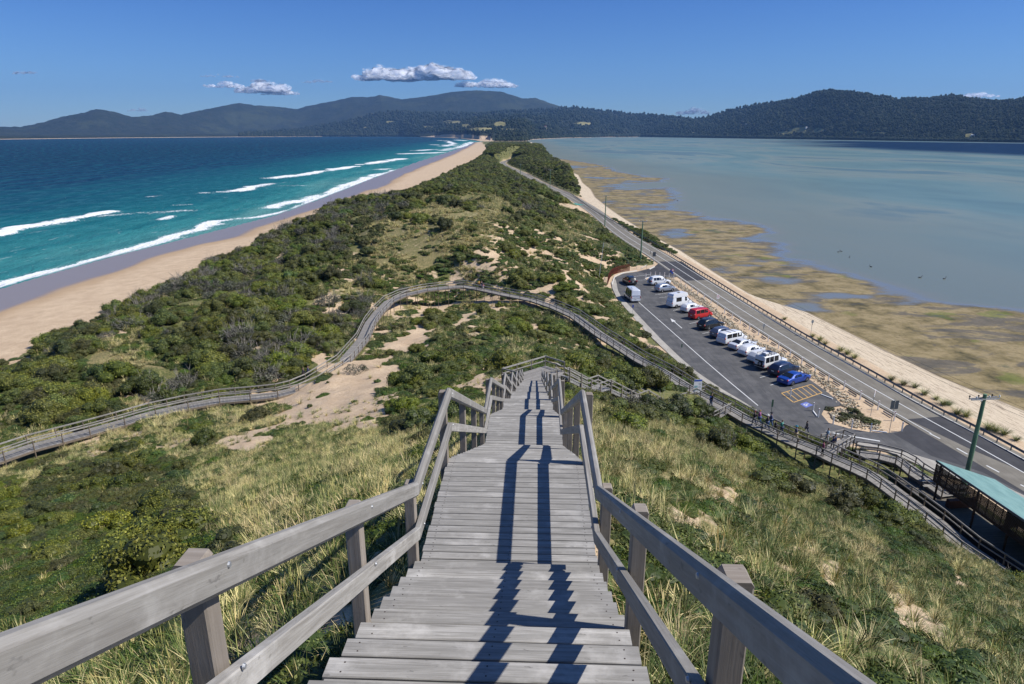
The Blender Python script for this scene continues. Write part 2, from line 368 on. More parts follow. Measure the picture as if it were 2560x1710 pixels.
# ------------------------------------------------------------------ sea (left) and bay (right): level sheets with real swell
FOAM = [ # breaking waves and swash, sight lines on sea level: (points, half width m, strength)
 ([(-120,748),(0,716),(150,673),(256,646),(380,608),(500,572),(545,553),(640,542),(717,530),(790,499),(850,478),(930,443),(1000,425),(1040,410),(1100,390),(1135,378),(1165,366),(1183,356)], 3.3, 1.3),
 ([(0,737),(95,714),(180,695)], 0.9, .6), ([(0,720),(140,689),(300,640),(420,600),(545,560)], 4.4, .55),
 ([(670,520),(740,502),(745,506),(870,462),(930,438),(1000,424)], 5.0, 1.0),
 ([(-60,598),(0,583),(60,569),(150,555),(255,533),(270,530)], 4.3, 1.35), ([(270,540),(380,532),(470,527)], 5.0, .45),
 ([(520,484),(590,478),(640,466),(685,459)], 6.3, 1.2), ([(685,466),(760,464)], 6.3, .4), ([(685,446),(760,437),(820,426),(882,417)], 8.1, 1.3),
 ([(905,412),(960,404),(1000,397)], 11.3, 1.1), ([(1010,385),(1060,383),(1105,381)], 13.8, 1.1), ([(950,424),(975,422)], 7.5, 1.2),
 ([(1040,377),(1080,374)], 17.6, 1), ([(1085,362),(1140,364)], 20.1, 1.0), ([(1110,366),(1135,360),(1120,353)], 20.1, .8), ([(1140,350),(1165,352)], 31.4, .9), ([(1095,351),(1120,352)], 31.4, .7),
 ([(370,493),(392,490)], 3.1, .9), ([(400,550),(430,541)], 3.1, 1.0), ([(440,514),(480,512)], 3.1, .4), ([(1120,392),(1150,382),(1172,366),(1187,356)], 7.5, .9), ([(1105,376),(1150,368),(1178,355)], 17.6, .8)]
M_POOL = [(1560,470,70,12),(1640,520,90,18),(1480,520,40,14),(1770,545,60,10),(1700,585,40,16),(1560,560,40,9),(1850,655,60,14),(1955,700,90,16),(1980,640,60,18),(2100,740,130,16),(2310,830,60,18),(1900,600,60,9),(2500,855,60,12),(2010,770,60,12),(1830,735,60,8),(2250,765,90,8),(1500,445,60,7),(1440,420,50,6),(1650,462,80,7)]
def water_grid(side):
    b = np.concatenate([np.linspace(np.log(10), np.log(420), 430), np.linspace(np.log(420), np.log(12000), 180)[1:]])
    s = np.linspace(0, 1, 620)**1.0
    Bg, Sg = np.meshgrid(b, s, indexing='ij'); Y = np.exp(Bg) - 20
    Yc = np.minimum(Y, 2900)
    if side < 0: x0 = np.minimum(XD(Yc) + 18, XV(Yc)-.5); x1 = -1.75*(Y+20) - 120
    else: x0 = XR1(Yc) + (XR2(Yc)-XR1(Yc))*.55; x1 = 1.6*(Y+20) + 150
    X = x0 + (x1-x0)*Sg
    return X, Y
def build_ocean():
    X, Y = water_grid(-1); xw, xd = XW(Y), XD(Y); off = xw - X
    wv = fbm(X/40+2, Y/90, 3); ph = (off + 22*wv*2)/26*2*math.pi
    fo = np.zeros_like(X)
    wx = 11*(fbm(X/16+7, Y/16, 3)-.5) + 4*(fbm(X/4, Y/4+9, 2)-.5); wy = 9*(fbm(X/14+1, Y/20+5, 3)-.5)
    for k, (pts, w, st) in enumerate(FOAM):
        q = [v[:2] for v in Pl(pts, 0)]; xs = [v[0] for v in q]; ys = [v[1] for v in q]; pad = w*4
        mk = (X > min(xs)-pad) & (X < max(xs)+pad) & (Y > min(ys)-pad) & (Y < max(ys)+pad)
        if not mk.any(): continue
        am = min(1, w/7); d = poly_dist(X[mk]+wx[mk]*am, Y[mk]+wy[mk]*am, q); ww = w*(.6+.8*fbm(X[mk]/6+k, Y[mk]/6, 3)); f = st*np.exp(-(d/ww)**2)*(.15+1.6*fbm(X[mk]/14+k*3, Y[mk]/22, 3))
        fo[mk] = np.maximum(fo[mk], f)
    swell = (np.sin(ph)*.5+.5)**2.2
    amp = .22*sstep(0, 40, off)*sstep(420, 60, off) + .10
    ff = 1/(1+(Y/500)**2)
    Z = .02 + amp*(swell-.35)*sstep(0, 25, off)*ff + .55*np.clip(fo, 0, 1.2)*sstep(12, 45, off)
    Z = Z + np.where(off < 0, .0, 0) 
    sh = sstep(2, -14, off)
    # thin film of swash on the wet sand: a wet sheet only just above the sand
    zg = height(X, Y, False); film = (X > xw)
    Z = np.where(film, np.where(off > -7, np.maximum(Z, zg + .05), zg - .3), Z)
    me = np_mesh('ocean', np.stack([X, Y, Z], -1).reshape(-1, 3), grid_faces(*X.shape), [M_ocean()], {'off': off, 'foam': fo, 'swell': swell})
    return tag(link('ocean', me), kind='structure')
def water_surface(n, col, rough, cap, foam=None):
    out = n.n['Material Output']; n.n.remove(n.b); n.b = None
    df = n.new('ShaderNodeBsdfDiffuse'); n.l.new(col, df.inputs['Color']); gl = n.new('ShaderNodeBsdfGlossy', ins={'Roughness': rough}); gl.inputs['Color'].default_value = (1,1,1,1)
    fr = n.new('ShaderNodeFresnel', ins={'IOR': 1.33}); k = n.math('MINIMUM', fr.outputs[0], cap)
    if foam is not None: k = n.math('MULTIPLY', k, n.math('SUBTRACT', 1.0, foam))
    ms = n.new('ShaderNodeMixShader'); n.l.new(k, ms.inputs[0]); n.l.new(df.outputs[0], ms.inputs[1]); n.l.new(gl.outputs[0], ms.inputs[2]); n.l.new(ms.outputs[0], out.inputs['Surface'])
    return df, gl, fr
def wbump(n, h, strength, dist, targets):
    b = n.new('ShaderNodeBump', ins={'Height': h, 'Strength': strength, 'Distance': dist})
    for t in targets: n.l.new(b.outputs[0], t.inputs['Normal'])
def M_ocean():
    m = mat('sea_water', rough=.16); n = NT(m); p = n.pos()
    off = n.attr('off').outputs['Fac']; nz = n.noise(n.scale(p, (.012,.004,1)), 1, 4); wob = n.math('MULTIPLY', n.math('SUBTRACT', nz, .5), 160)
    o = n.math('ADD', off, wob); t = n.math('DIVIDE', o, 700)
    c = n.ramp(t, [(0, (.10,.27,.25)), (.03, (.03,.20,.20)), (.10, (.008,.125,.145)), (.21, (.004,.070,.108)), (.35, (.002,.028,.072)), (.75, (.001,.016,.05))])
    sw = n.attr('swell').outputs['Fac']; c = n.mix(n.math('MULTIPLY', sw, .35), c, (.0,.10,.12))
    f1 = n.noise(n.scale(p, (.9,.45,1)), 1.6, 6, .68, .6); f2 = n.noise(p, .22, 4, .6)
    fo = n.attr('foam').outputs['Fac']
    fm = n.rampf(n.math('ADD', fo, n.math('MULTIPLY', n.math('SUBTRACT', f1, .52), 2.6)), .38, .62)
    lace = n.math('MULTIPLY', n.rampf(n.noise(n.scale(p, (.25,.09,1)), 1, 5, .7, 1.2), .60, .72), n.math('MULTIPLY', n.rampf(off, 120, 20), n.rampf(off, 0, 6))); lace = n.math('MULTIPLY', lace, .28)
    rip = n.noise(n.scale(p, (.16,.07,1)), 1, 5, .7, .3); c = n.mix(n.rampf(rip, .45, .72, 0, .55), c, n.mix(.5, c, (.0,.03,.05))); c = n.mix(n.rampf(rip, .55, .3, 0, .18), c, (.10,.30,.32))
    foam = n.math('MULTIPLY', n.math('MAXIMUM', fm, lace), n.rampf(off, -7, -4), clamp=True)
    c = n.mix(foam, c, (.80,.82,.82))
    w1 = n.noise(n.scale(p, (.28,.11,1)), 1, 4, .6, .4); w2 = n.noise(n.scale(p, (1.3,.6,1)), 1, 3)
    wbump(n, n.math('ADD', w1, n.math('MULTIPLY', w2, .3)), .9, 1.6, water_surface(n, c, .22, .10, foam))
    return m
def build_bay():
    X, Y = water_grid(1); px, py, D = proj(X, Y, 0*X)
    ob = [v[:2] for v in Pl([(1345,372),(1378,392),(1525,414),(1563,431),(1683,446),(1716,488),(1732,521),(1825,543),(1934,562),(1961,597),(2087,668),(2200,700),(2316,733),(2370,755),(2560,774),(2900,820),(3400,1200),(3400,1800)], 0)]
    ys = np.array([q[1] for q in ob]); xs = np.array([q[0] for q in ob]); o = np.argsort(ys)
    xo = np.interp(Y, ys[o], xs[o]); inner = XR2(Y)
    mud = sstep(xo+10, xo-16, X); w = np.maximum(xo-inner, 8); t = np.clip((X-inner)/w, 0, 1)
    n1 = fbm(X/20+3, Y/9+1, 4); n2 = fbm(X/7+13, Y/3.5+1, 4)
    lev = .98 + (n1-.5)*.75 + (n2-.5)*.40 - .30*t*sstep(130, 300, Y) - .16*sstep(.6, 1, t)
    for a, b, rx, ry in M_POOL:
        e = ((px-a + 30*(n2-.5))/rx)**2 + ((py-b)/ry)**2; lev = lev - .42*np.exp(-e*.9)
    lev = lev - .12*np.exp(-((t-.12)/.10)**2)*sstep(90, 150, Y)
    lev = np.where(X > xo+8, 0, lev)*mud
    deep = sstep(1850, 2150, px + 300*(fbm(X/300, Y/300, 2)-.5))*sstep(5, -5, py - (358 + (px-1850)*.044))*sstep(-1, 2, py - (348 + (px-1850)*.0145))
    me = np_mesh('bay_water', np.stack([X, Y, 0.16 + .12*np.clip(lev-.5, -.5, .5)], -1).reshape(-1, 3), grid_faces(*X.shape), [M_bay()], {'mud': lev, 'deep': deep, 'shallow': sstep(xo+160, xo, X)})
    return tag(link('bay_water', me), kind='structure')
def M_bay():
    m = mat('bay_shallows', rough=.2); n = NT(m); p = n.pos()
    s1 = n.noise(n.scale(p, (.006,.0022,1)), 1, 5, .6, .8); s2 = n.noise(n.scale(p, (.05,.02,1)), 1, 4, .6)
    c = n.ramp(s1, [(.3, (.085,.15,.165)), (.45, (.125,.20,.20)), (.56, (.175,.22,.20)), (.62, (.095,.16,.18)), (.75, (.13,.155,.17))])
    c = n.mix(n.rampf(s2, .52, .72, 0, .25), c, (.09,.13,.14))
    c = n.mix(n.math('MULTIPLY', n.attr('shallow').outputs['Fac'], .8), c, (.165,.18,.145))
    c = n.mix(n.attr('deep').outputs['Fac'], c, (.001,.014,.045))
    mud = n.attr('mud').outputs['Fac']; f1 = n.noise(n.scale(p, (.35,.8,1)), 1, 6, .62); k = n.math('ADD', mud, n.math('MULTIPLY', n.math('SUBTRACT', f1, .5), .35))
    cov = n.rampf(k, .38, .60)
    mc = n.ramp(n.noise(p, .16, 6, .65), [(.32, (.085,.075,.038)), (.45, (.22,.175,.085)), (.58, (.33,.26,.14)), (.7, (.22,.185,.09))])
    mc = n.mix(n.rampf(n.noise(p, .07, 4), .60, .68, 0, .6), mc, (.13,.17,.03)); mc = n.mix(n.rampf(k, .66, .50, 0, .8), mc, (.15,.13,.10)); mc = n.mix(n.rampf(n.noise(n.scale(p, (.05,.12,1)), 1, 6, .7, .8), .52, .60, 0, .65), mc, (.085,.085,.09))
    mc = n.mix(n.rampf(n.noise(p, 1.4, 4), .55, .7, 0, .4), mc, (.10,.075,.045))
    c2 = n.mix(n.rampf(mud, .04, .45, 0, .75), c, (.19,.185,.16)); col = n.mix(cov, c2, mc)
    pool = n.rampf(mud, .25, .42)
    cap = n.math('ADD', .17, n.math('MULTIPLY', pool, .25))
    wbump(n, n.mix(cov, n.math('MULTIPLY', n.noise(n.scale(p, (.8,.5,1)), 1, 3), .25), n.noise(p, 1.2, 5)), .35, .3, water_surface(n, col, .16, cap, n.math('MULTIPLY', cov, .85)))
    return m

# ------------------------------------------------------------------ mainland hills
SHORE = [(-700,356),(0,348.5),(300,345),(594,342.5),(800,341.5),(1000,341.5),(1090,343.5),(1150,346.5),(1190,352),(1200,354),(1310,354),(1330,349),(1400,345.5),(1500,343),(1600,342.5),(1900,347),(2225,352),(2560,357),(3300,368)]
FARR = [(-700,325),(0,317.5),(61,317.5),(115,306),(165,292),(222,282),(253,272.6),(268,273.4),(307,282),(337,292.6),(383,290),(425,279.5),(460,287),(525,273.4),(575,264),(609,257.3),(644,263),(690,266),(751,273.4),(774,266),(843,253.5),(888,244),(926,245),(957,239),(1007,249.7),(1041,246.6),(1099,237.4),(1130,230.5),(1195,226.7),(1252,232),(1306,249),(1337,247.7),(1398,267),(1421,272),(1500,295),(1600,310),(3300,320)]
MIDR = [(-700,343),(0,340),(600,334),(760,322),(856,305),(942,284),(999,278),(1060,281),(1118,281),(1190,284),(1260,278),(1320,276),(1375,273),(1436,268),(1509,278),(1560,283),(1605,286),(1660,290),(1700,294),(1735,300),(1760,293),(1804,280),(1886,260),(1950,250),(1975,247),(1992,243),(2020,232),(2050,227),(2111,231),(2172,239),(2225,248),(2290,245),(2365,240.5),(2442,251.6),(2475,254),(2560,245.4),(2800,240),(3300,260)]
FIELDS = [(978,306,20,4),(916,319,7,2),(1130,306,24,5),(1075,317,16,2.5),(1165,314,12,4),(1200,323,36,4.5),(1250,310,16,6),(1275,324,24,2.5),(1457,309,22,4.5),(1370,322,10,2),(1440,326,30,1.5),(2017,326,46,9),(1960,333,22,5),(2200,333,22,3.5),(2150,331,14,4),(2425,340,14,7),(2405,326,9,4),(2490,303,22,2),(100,325,40,3),(50,328,20,2.5),(735,319,14,1.5),(1735,333,8,2.5),(1855,312,6,2)]
def zat(py, Y): v = (py-855)/F0; return CZ + Y*(-SP - v*CP)/(CP - v*SP)
def mland(PX, T):
    sy_ = np.interp(PX, [q[0] for q in SHORE], [q[1] for q in SHORE]); v = (sy_-855)/F0; ys = -CZ*(CP-v*SP)/(-SP-v*CP)
    u = (PX-1280)/F0
    ysm = -CZ*(CP-(np.interp(PX, [-700,0,300,594,1400,1600,1900,2225,2560,3300], [356,348.5,345,342.5,342.5,342.5,347,352,357,368])-855)/F0*SP)/(-SP-(np.interp(PX, [-700,0,300,594,1400,1600,1900,2225,2560,3300], [356,348.5,345,342.5,342.5,342.5,347,352,357,368])-855)/F0*CP)
    right = sstep(1560, 1760, PX); left = sstep(900, 500, PX)
    ym = ysm + 2000 + 300*np.sin(PX/90.) - 800*right; yf = ysm + 4600 - 900*left + 300*np.sin(PX/130.+2)
    Y = np.where(T < .5, ys + (ym-ys)*(T/.5)**1.3, np.where(T < .8, ym + (yf-ym)*(T-.5)/.3, yf + (T-.8)*6000))
    hm = zat(np.interp(PX, [q[0] for q in MIDR], [q[1] for q in MIDR]), ym); hf = zat(np.interp(PX, [q[0] for q in FARR], [q[1] for q in FARR]), yf)
    X = u*(Y*CP + 20)
    tm = np.clip(T/.5, 0, 1); g = fbm(X/700+3, Y/700, 4); g2 = fbm(X/1500+8, Y/1500+3, 3)
    e = np.clip((tm-.08)/.92, 0, 1)
    zm = 4 + (hm-4)*np.clip(e**(.95) * (1 + (g-.5)*1.1*(1-e)), 0, None)
    tf = np.clip((T-.5)/.3, 0, 1); dip = np.minimum(hm, hf)*.75
    zf = np.where(tf < .25, hm + (dip-hm)*sstep(0, .25, tf), dip + (hf-dip)*sstep(.2, 1, tf)*(1+(g2-.5)*1.5*(1-tf)+(g-.5)*.7*(1-tf)))
    z = np.where(T < .5, zm, zf); z = np.where(T > .8, hf - (T-.8)*900, z)
    z = z + (T < .5)*sstep(0.05, .3, tm)*sstep(1, .75, tm)*70*(g2-.5)*sstep(60, 200, hm)
    z = np.where(T <= .004, -1.0, np.where(T < .02, np.minimum(z, 2.5), z))
    return X, Y, z
def build_mainland():
    px = np.linspace(-700, 3300, 1150); t = np.concatenate([[0,.006,.012,.02,.035,.05], np.linspace(.065, .8, 150), [.85,1.0]])
    T, PX = np.meshgrid(t, px, indexing='ij'); X, Y, Z = mland(PX, T); n = fbm(X/60, Y/60, 3)
    Z = Z + (T > .03)*(n-.5)*22
    qx, qy, D = proj(X, Y, Z); f = np.zeros_like(X)
    for a, b, rx, ry in FIELDS: f = np.maximum(f, np.exp(-(((qx-a)/rx)**2 + ((qy-b)/ry)**2)**2*.7)*(T < .5))
    f = np.where((fbm(X/120+5, Y/120, 3) > .62), f*.3, f)
    bay_ = sstep(1050, 1110, PX)*sstep(1236, 1222, PX); Z = np.where((bay_ > 0) & (T < .10*bay_) & (T > .004), np.minimum(Z, 3.2), Z)
    sand = np.maximum(sstep(.012, .004, T), (T < .015 + .085*bay_)*(bay_ > 0))*(PX < 1640) + .5*sstep(.008,.003,T)*(PX >= 1640)
    cliff = ((PX > 590) & (PX < 930) & (T < .03)).astype(float)
    me = np_mesh('mainland_hills', np.stack([X, Y, Z], -1).reshape(-1, 3), grid_faces(*X.shape), [M_hills()], {'field': f, 'sand': sand, 'cliff': cliff})
    o = tag(link('mainland_hills', me), kind='structure')
    # the forest that clothes them, near enough to show as crowns
    N = 60000; PXs = rng.uniform(600, 2700, N); Ts = rng.random(N)**1.5*.49 + .012
    PXs[:9000] = rng.uniform(620, 2700, 9000); Ts[:9000] = rng.uniform(.01, .045, 9000)
    X, Y, Z = mland(PXs, Ts); Z = Z + (Ts > .03)*(fbm(X/60, Y/60, 3)-.5)*22; qx, qy, D = proj(X, Y, Z)
    keep = rng.random(N) < np.clip(1.35-D/9500, .15, 1)
    keep &= ~((PXs > 1050) & (PXs < 1240) & (Ts < .105))
    for a, b, rx, ry in FIELDS: keep &= ((((qx-a)/rx)**2 + ((qy-b)/ry)**2) > 1.0)
    X, Y, Z = X[keep], Y[keep], Z[keep]; n = len(X); D = D[keep]
    ico = []; bm = bmesh.new(); bmesh.ops.create_icosphere(bm, subdivisions=1, radius=1); V0 = np.array([v.co[:] for v in bm.verts]); F0_ = np.array([[v.index for v in f.verts] for f in bm.faces]); bm.free()
    r = rng.uniform(5, 11, n)*np.clip(D/5200, .6, 1.5); hgt = r*rng.uniform(.8, 1.5, n)
    V = V0[None]*np.stack([r, r, hgt], -1)[:, None] * (1 + .35*(rng.random((n, len(V0), 1))-.5)); V = V + np.stack([X, Y, Z + hgt*.55], -1)[:, None]
    Fa = F0_[None] + (np.arange(n)*len(V0))[:, None, None]
    tone = np.repeat(rng.random(n), len(V0))
    me = np_mesh('forest', V.reshape(-1, 3), Fa.reshape(-1, 3), [M_forest()], {'tone': tone})
    return tag(link('forest', me), kind='stuff')
def M_hills():
    m = mat('forest_slope', rough=.95, spec=.1); n = NT(m); p = n.pos()
    a = n.noise(p, .012, 6, .7); b = n.noise(p, .05, 4, .6); c = n.ramp(b, [(.35, (.011,.018,.011)), (.55, (.022,.032,.019)), (.7, (.038,.045,.028))])
    c = n.mix(n.rampf(a, .4, .65, 0, .6), c, (.045,.05,.038)); c = n.mix(n.rampf(n.noise(p, .0022, 5, .65), .5, .62, 0, .7), c, (.05,.06,.032))
    fld = n.ramp(n.noise(p, .01, 4), [(.35, (.20,.19,.08)), (.6, (.30,.27,.13))])
    c = n.mix(n.rampf(n.math('ADD', n.attr('field').outputs['Fac'], n.math('MULTIPLY', n.math('SUBTRACT', b, .5), .8)), .42, .6), c, fld)
    c = n.mix(n.math('MULTIPLY', n.attr('cliff').outputs['Fac'], n.rampf(n.noise(p, .02, 4), .48, .56)), c, (.40,.31,.24))
    c = n.mix(n.rampf(n.attr('sand').outputs['Fac'], .3, .6), c, (.58,.44,.30)); n.base(c); n.bump(b, 1.0, 16); return m
def M_forest():
    m = mat('far_tree_foliage', rough=.95, spec=.1); n = NT(m)
    n.base(n.ramp(n.attr('tone').outputs['Fac'], [(0, (.009,.016,.009)), (.5, (.019,.03,.016)), (.85, (.036,.045,.024)), (1, (.06,.065,.045))])); return m

# ------------------------------------------------------------------ clouds: lumpy bodies far beyond the hills
def make_cloud(px, py, w, h, seed, white=.8, dens=18, label=''):
    r = random.Random(seed); Yd = 26000.0; c = Vector(((px-1280)/F0*Yd*CP*1.0, 0, 0)); k = Yd*CP/F0*1.05
    zc = zat(py, Yd); bm = bmesh.new(); W = w*k; Hh = h*k
    for i in range(dens):
        t = -.92 + 1.84*(i+.5)/dens + r.uniform(-.12,.12); env = (1-abs(t)**1.6); s = Hh*(.28+.5*r.random())*(.35+.65*env)
        mx = Matrix.Translation((t*W*.5, r.uniform(-.3,.3)*W*.3, (r.random()**1.5)*Hh*.55*env)) @ Matrix.Diagonal((s*r.uniform(1.3,2.4), s*1.5, s*.62, 1))
        bmesh.ops.create_icosphere(bm, subdivisions=4, radius=1, matrix=mx)
    X0 = (px-1280)/F0*(Yd*CP - (zc-CZ)*SP)
    from mathutils import noise as mn
    for v in bm.verts:
        q = v.co/ (Hh*.5) + Vector((seed*3, 0, 0)); v.co += Vector((mn.noise(q), mn.noise(q+Vector((9,9,9))), mn.noise(q+Vector((4,2,7)))))*Hh*.22 + Vector((mn.noise(q*3), 0, mn.noise(q*3+Vector((5,1,1)))))*Hh*.10
        if v.co.z < -.12*Hh: v.co.z = -.12*Hh + (v.co.z + .12*Hh)*.35
    me = bpy.data.meshes.new('cloud'); bm.to_mesh(me); bm.free(); me.polygons.foreach_set('use_smooth', [True]*len(me.polygons))
    me.materials.append(M_CLOUD if white > .6 else M_CLOUDG); o = bpy.data.objects.new('cloud', me); COL.objects.link(o); o.location = (X0, Yd, zc)
    tag(o, label, 'cloud', 'fair weather clouds over the hills'); return o
def M_cloud(base, soft):
    m = mat('cloud_vapour', base, 1.0, spec=0); n = NT(m); out = n.n['Material Output']
    lw = n.new('ShaderNodeLayerWeight', ins={'Blend': .5}); p = n.pos()
    nz = n.noise(p, .004, 5, .6); a = n.rampf(n.math('SUBTRACT', n.math('SUBTRACT', 1.0, lw.outputs['Facing']), n.math('MULTIPLY', nz, .55)), -.12, soft)
    tr = n.new('ShaderNodeBsdfTransparent'); tl = n.new('ShaderNodeBsdfTranslucent', ins={'Color': (*base, 1)}); df = n.new('ShaderNodeBsdfDiffuse', ins={'Color': (*base, 1)})
    ms0 = n.new('ShaderNodeMixShader'); ms0.inputs[0].default_value = .5; n.l.new(df.outputs[0], ms0.inputs[1]); n.l.new(tl.outputs[0], ms0.inputs[2])
    ms = n.new('ShaderNodeMixShader'); n.l.new(a, ms.inputs[0]); n.l.new(tr.outputs[0], ms.inputs[1]); n.l.new(ms0.outputs[0], ms.inputs[2]); n.l.new(ms.outputs[0], out.inputs['Surface']); return m
M_CLOUD = M_cloud((1.35,1.35,1.35), 1.0); M_CLOUDG = M_cloud((.85,.88,.95), 1.8)  # white clouds coloured brighter than white, in place of light scattered inside them
build_ground(); build_ocean(); build_bay(); build_mainland()
for args in [(985,196,175,34,1,.9,30,'long white cloud bank above the highest hill'),(1100,194,150,34,2,.9,26,'billowing white cloud at the right end of the long cloud bank'),(1165,216,48,14,3,.9,10,'small white puff under the right end of the long cloud bank'),(1240,216,88,20,4,.9,14,'white cloud with flat base just above the summit of the highest hill'),
 (560,217,95,14,5,.8,10,'pale elongated cloud left of the grey and white cluster'),(655,228,130,26,6,.8,16,'grey and white cloud above the saddle left of centre'),(700,235,90,16,7,.8,8,'faint white trailing cloud touching the cluster above the saddle'),
 (550,192,90,8,8,.4,6,'thin grey streak of cloud above the pale elongated cloud'),(650,204,44,9,9,.4,5,'small grey wisp above the grey and white cluster'),(795,206,85,9,10,.4,6,'thin grey streak of cloud between the two white clouds'),(60,184,58,9,11,.4,6,'small grey wisp alone at the far left of the sky'),
 (345,277,55,9,12,.4,5,'faint grey wisp low over the left hills'),(2440,242,105,12,13,.9,8,'white cloud just above the ridge at far right'),(1735,284,80,18,14,.6,8,'faint cloud low behind the saddle between the two hills')]:
    make_cloud(*args[:5], white=args[5], dens=args[6]+3, label=args[7])

# the sea air between here and the hills
def haze_box():
    b = MB(); v = [(x, y, z) for z in (-7, 1150) for x, y in ((-24000,-60),(24000,-60),(24000,17500),(-24000,17500))]
    b.add(v, [(3,2,1,0),(4,5,6,7),(0,1,5,4),(1,2,6,5),(2,3,7,6),(3,0,4,7)]); m = bpy.data.materials.new('haze'); m.use_nodes = True; t = m.node_tree; t.nodes.remove(t.nodes['Principled BSDF'])
    pv = t.nodes.new('ShaderNodeVolumePrincipled'); pv.inputs['Color'].default_value = (.27,.53,1.0,1); pv.inputs['Density'].default_value = 3.6e-5; pv.inputs['Anisotropy'].default_value = .1
    t.links.new(pv.outputs[0], t.nodes['Material Output'].inputs['Volume']); return tag(b.build('haze', m), kind='stuff')
haze_box()
# ------------------------------------------------------------------ weathered timber
def M_wood(name, c1, c2, c3, stain=.5, rough=.75, ring=False):
    m = mat(name, rough=rough, spec=.35); n = NT(m); l = n.attr('loc').outputs['Vector']
    g1 = n.noise(n.scale(l, (1.6, 40, 40)), 1, 6, .72, .5); g2 = n.noise(n.scale(l, (.8, 7, 7)), 1, 4, .6, 1.6); g3 = n.noise(n.scale(l, (2.5, 3, 3)), 1, 5, .65)
    b = n.noise(n.scale(l, (.02, .9, .9)), 1, 1)                       # one tone per board
    c = n.ramp(g1, [(.28, c1), (.5, c2), (.72, c3)])
    c = n.mix(n.rampf(g2, .42, .62, 0, .55), c, tuple(x*.72 for x in c2)); c = n.mix(n.rampf(g3, .5, .72, 0, stain), c, tuple(min(1, x*1.25) for x in c3))
    c = n.mix(n.rampf(b, .25, .75, 0, .62), c, tuple(x*.45 for x in c2)); sp = n.noise(n.scale(l, (9, 22, 22)), 1, 3, .7); c = n.mix(n.rampf(sp, .64, .72, 0, .6), c, tuple(x*.4 for x in c2)); n.base(c)
    n.bump(n.math('ADD', g1, n.math('MULTIPLY', g2, .5)), .45, .004); return m
M_GREY = M_wood('weathered_grey_timber', (.16,.15,.135), (.345,.33,.305), (.55,.53,.50))
M_RAIL = M_wood('silvered_rail_timber', (.20,.18,.155), (.34,.32,.29), (.48,.46,.43), .6)
M_POST = M_wood('brown_grey_post_timber', (.22,.18,.145), (.32,.275,.23), (.42,.375,.325), .5)
M_DECK = M_wood('boardwalk_timber', (.20,.185,.165), (.30,.28,.255), (.40,.385,.36))
M_BPOST = M_wood('boardwalk_post_timber', (.14,.11,.08), (.24,.19,.14), (.33,.28,.22))
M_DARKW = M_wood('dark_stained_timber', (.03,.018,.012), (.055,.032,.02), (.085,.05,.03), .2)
M_STEEL = mat('galvanised_steel', (.45,.46,.47), .45, .7)
def line_at(pts, s):
    acc = 0
    for a, b in zip(pts, pts[1:]):
        L = (b-a).length
        if s <= acc+L: return a.lerp(b, (s-acc)/L)
        acc += L
    return pts[-1]

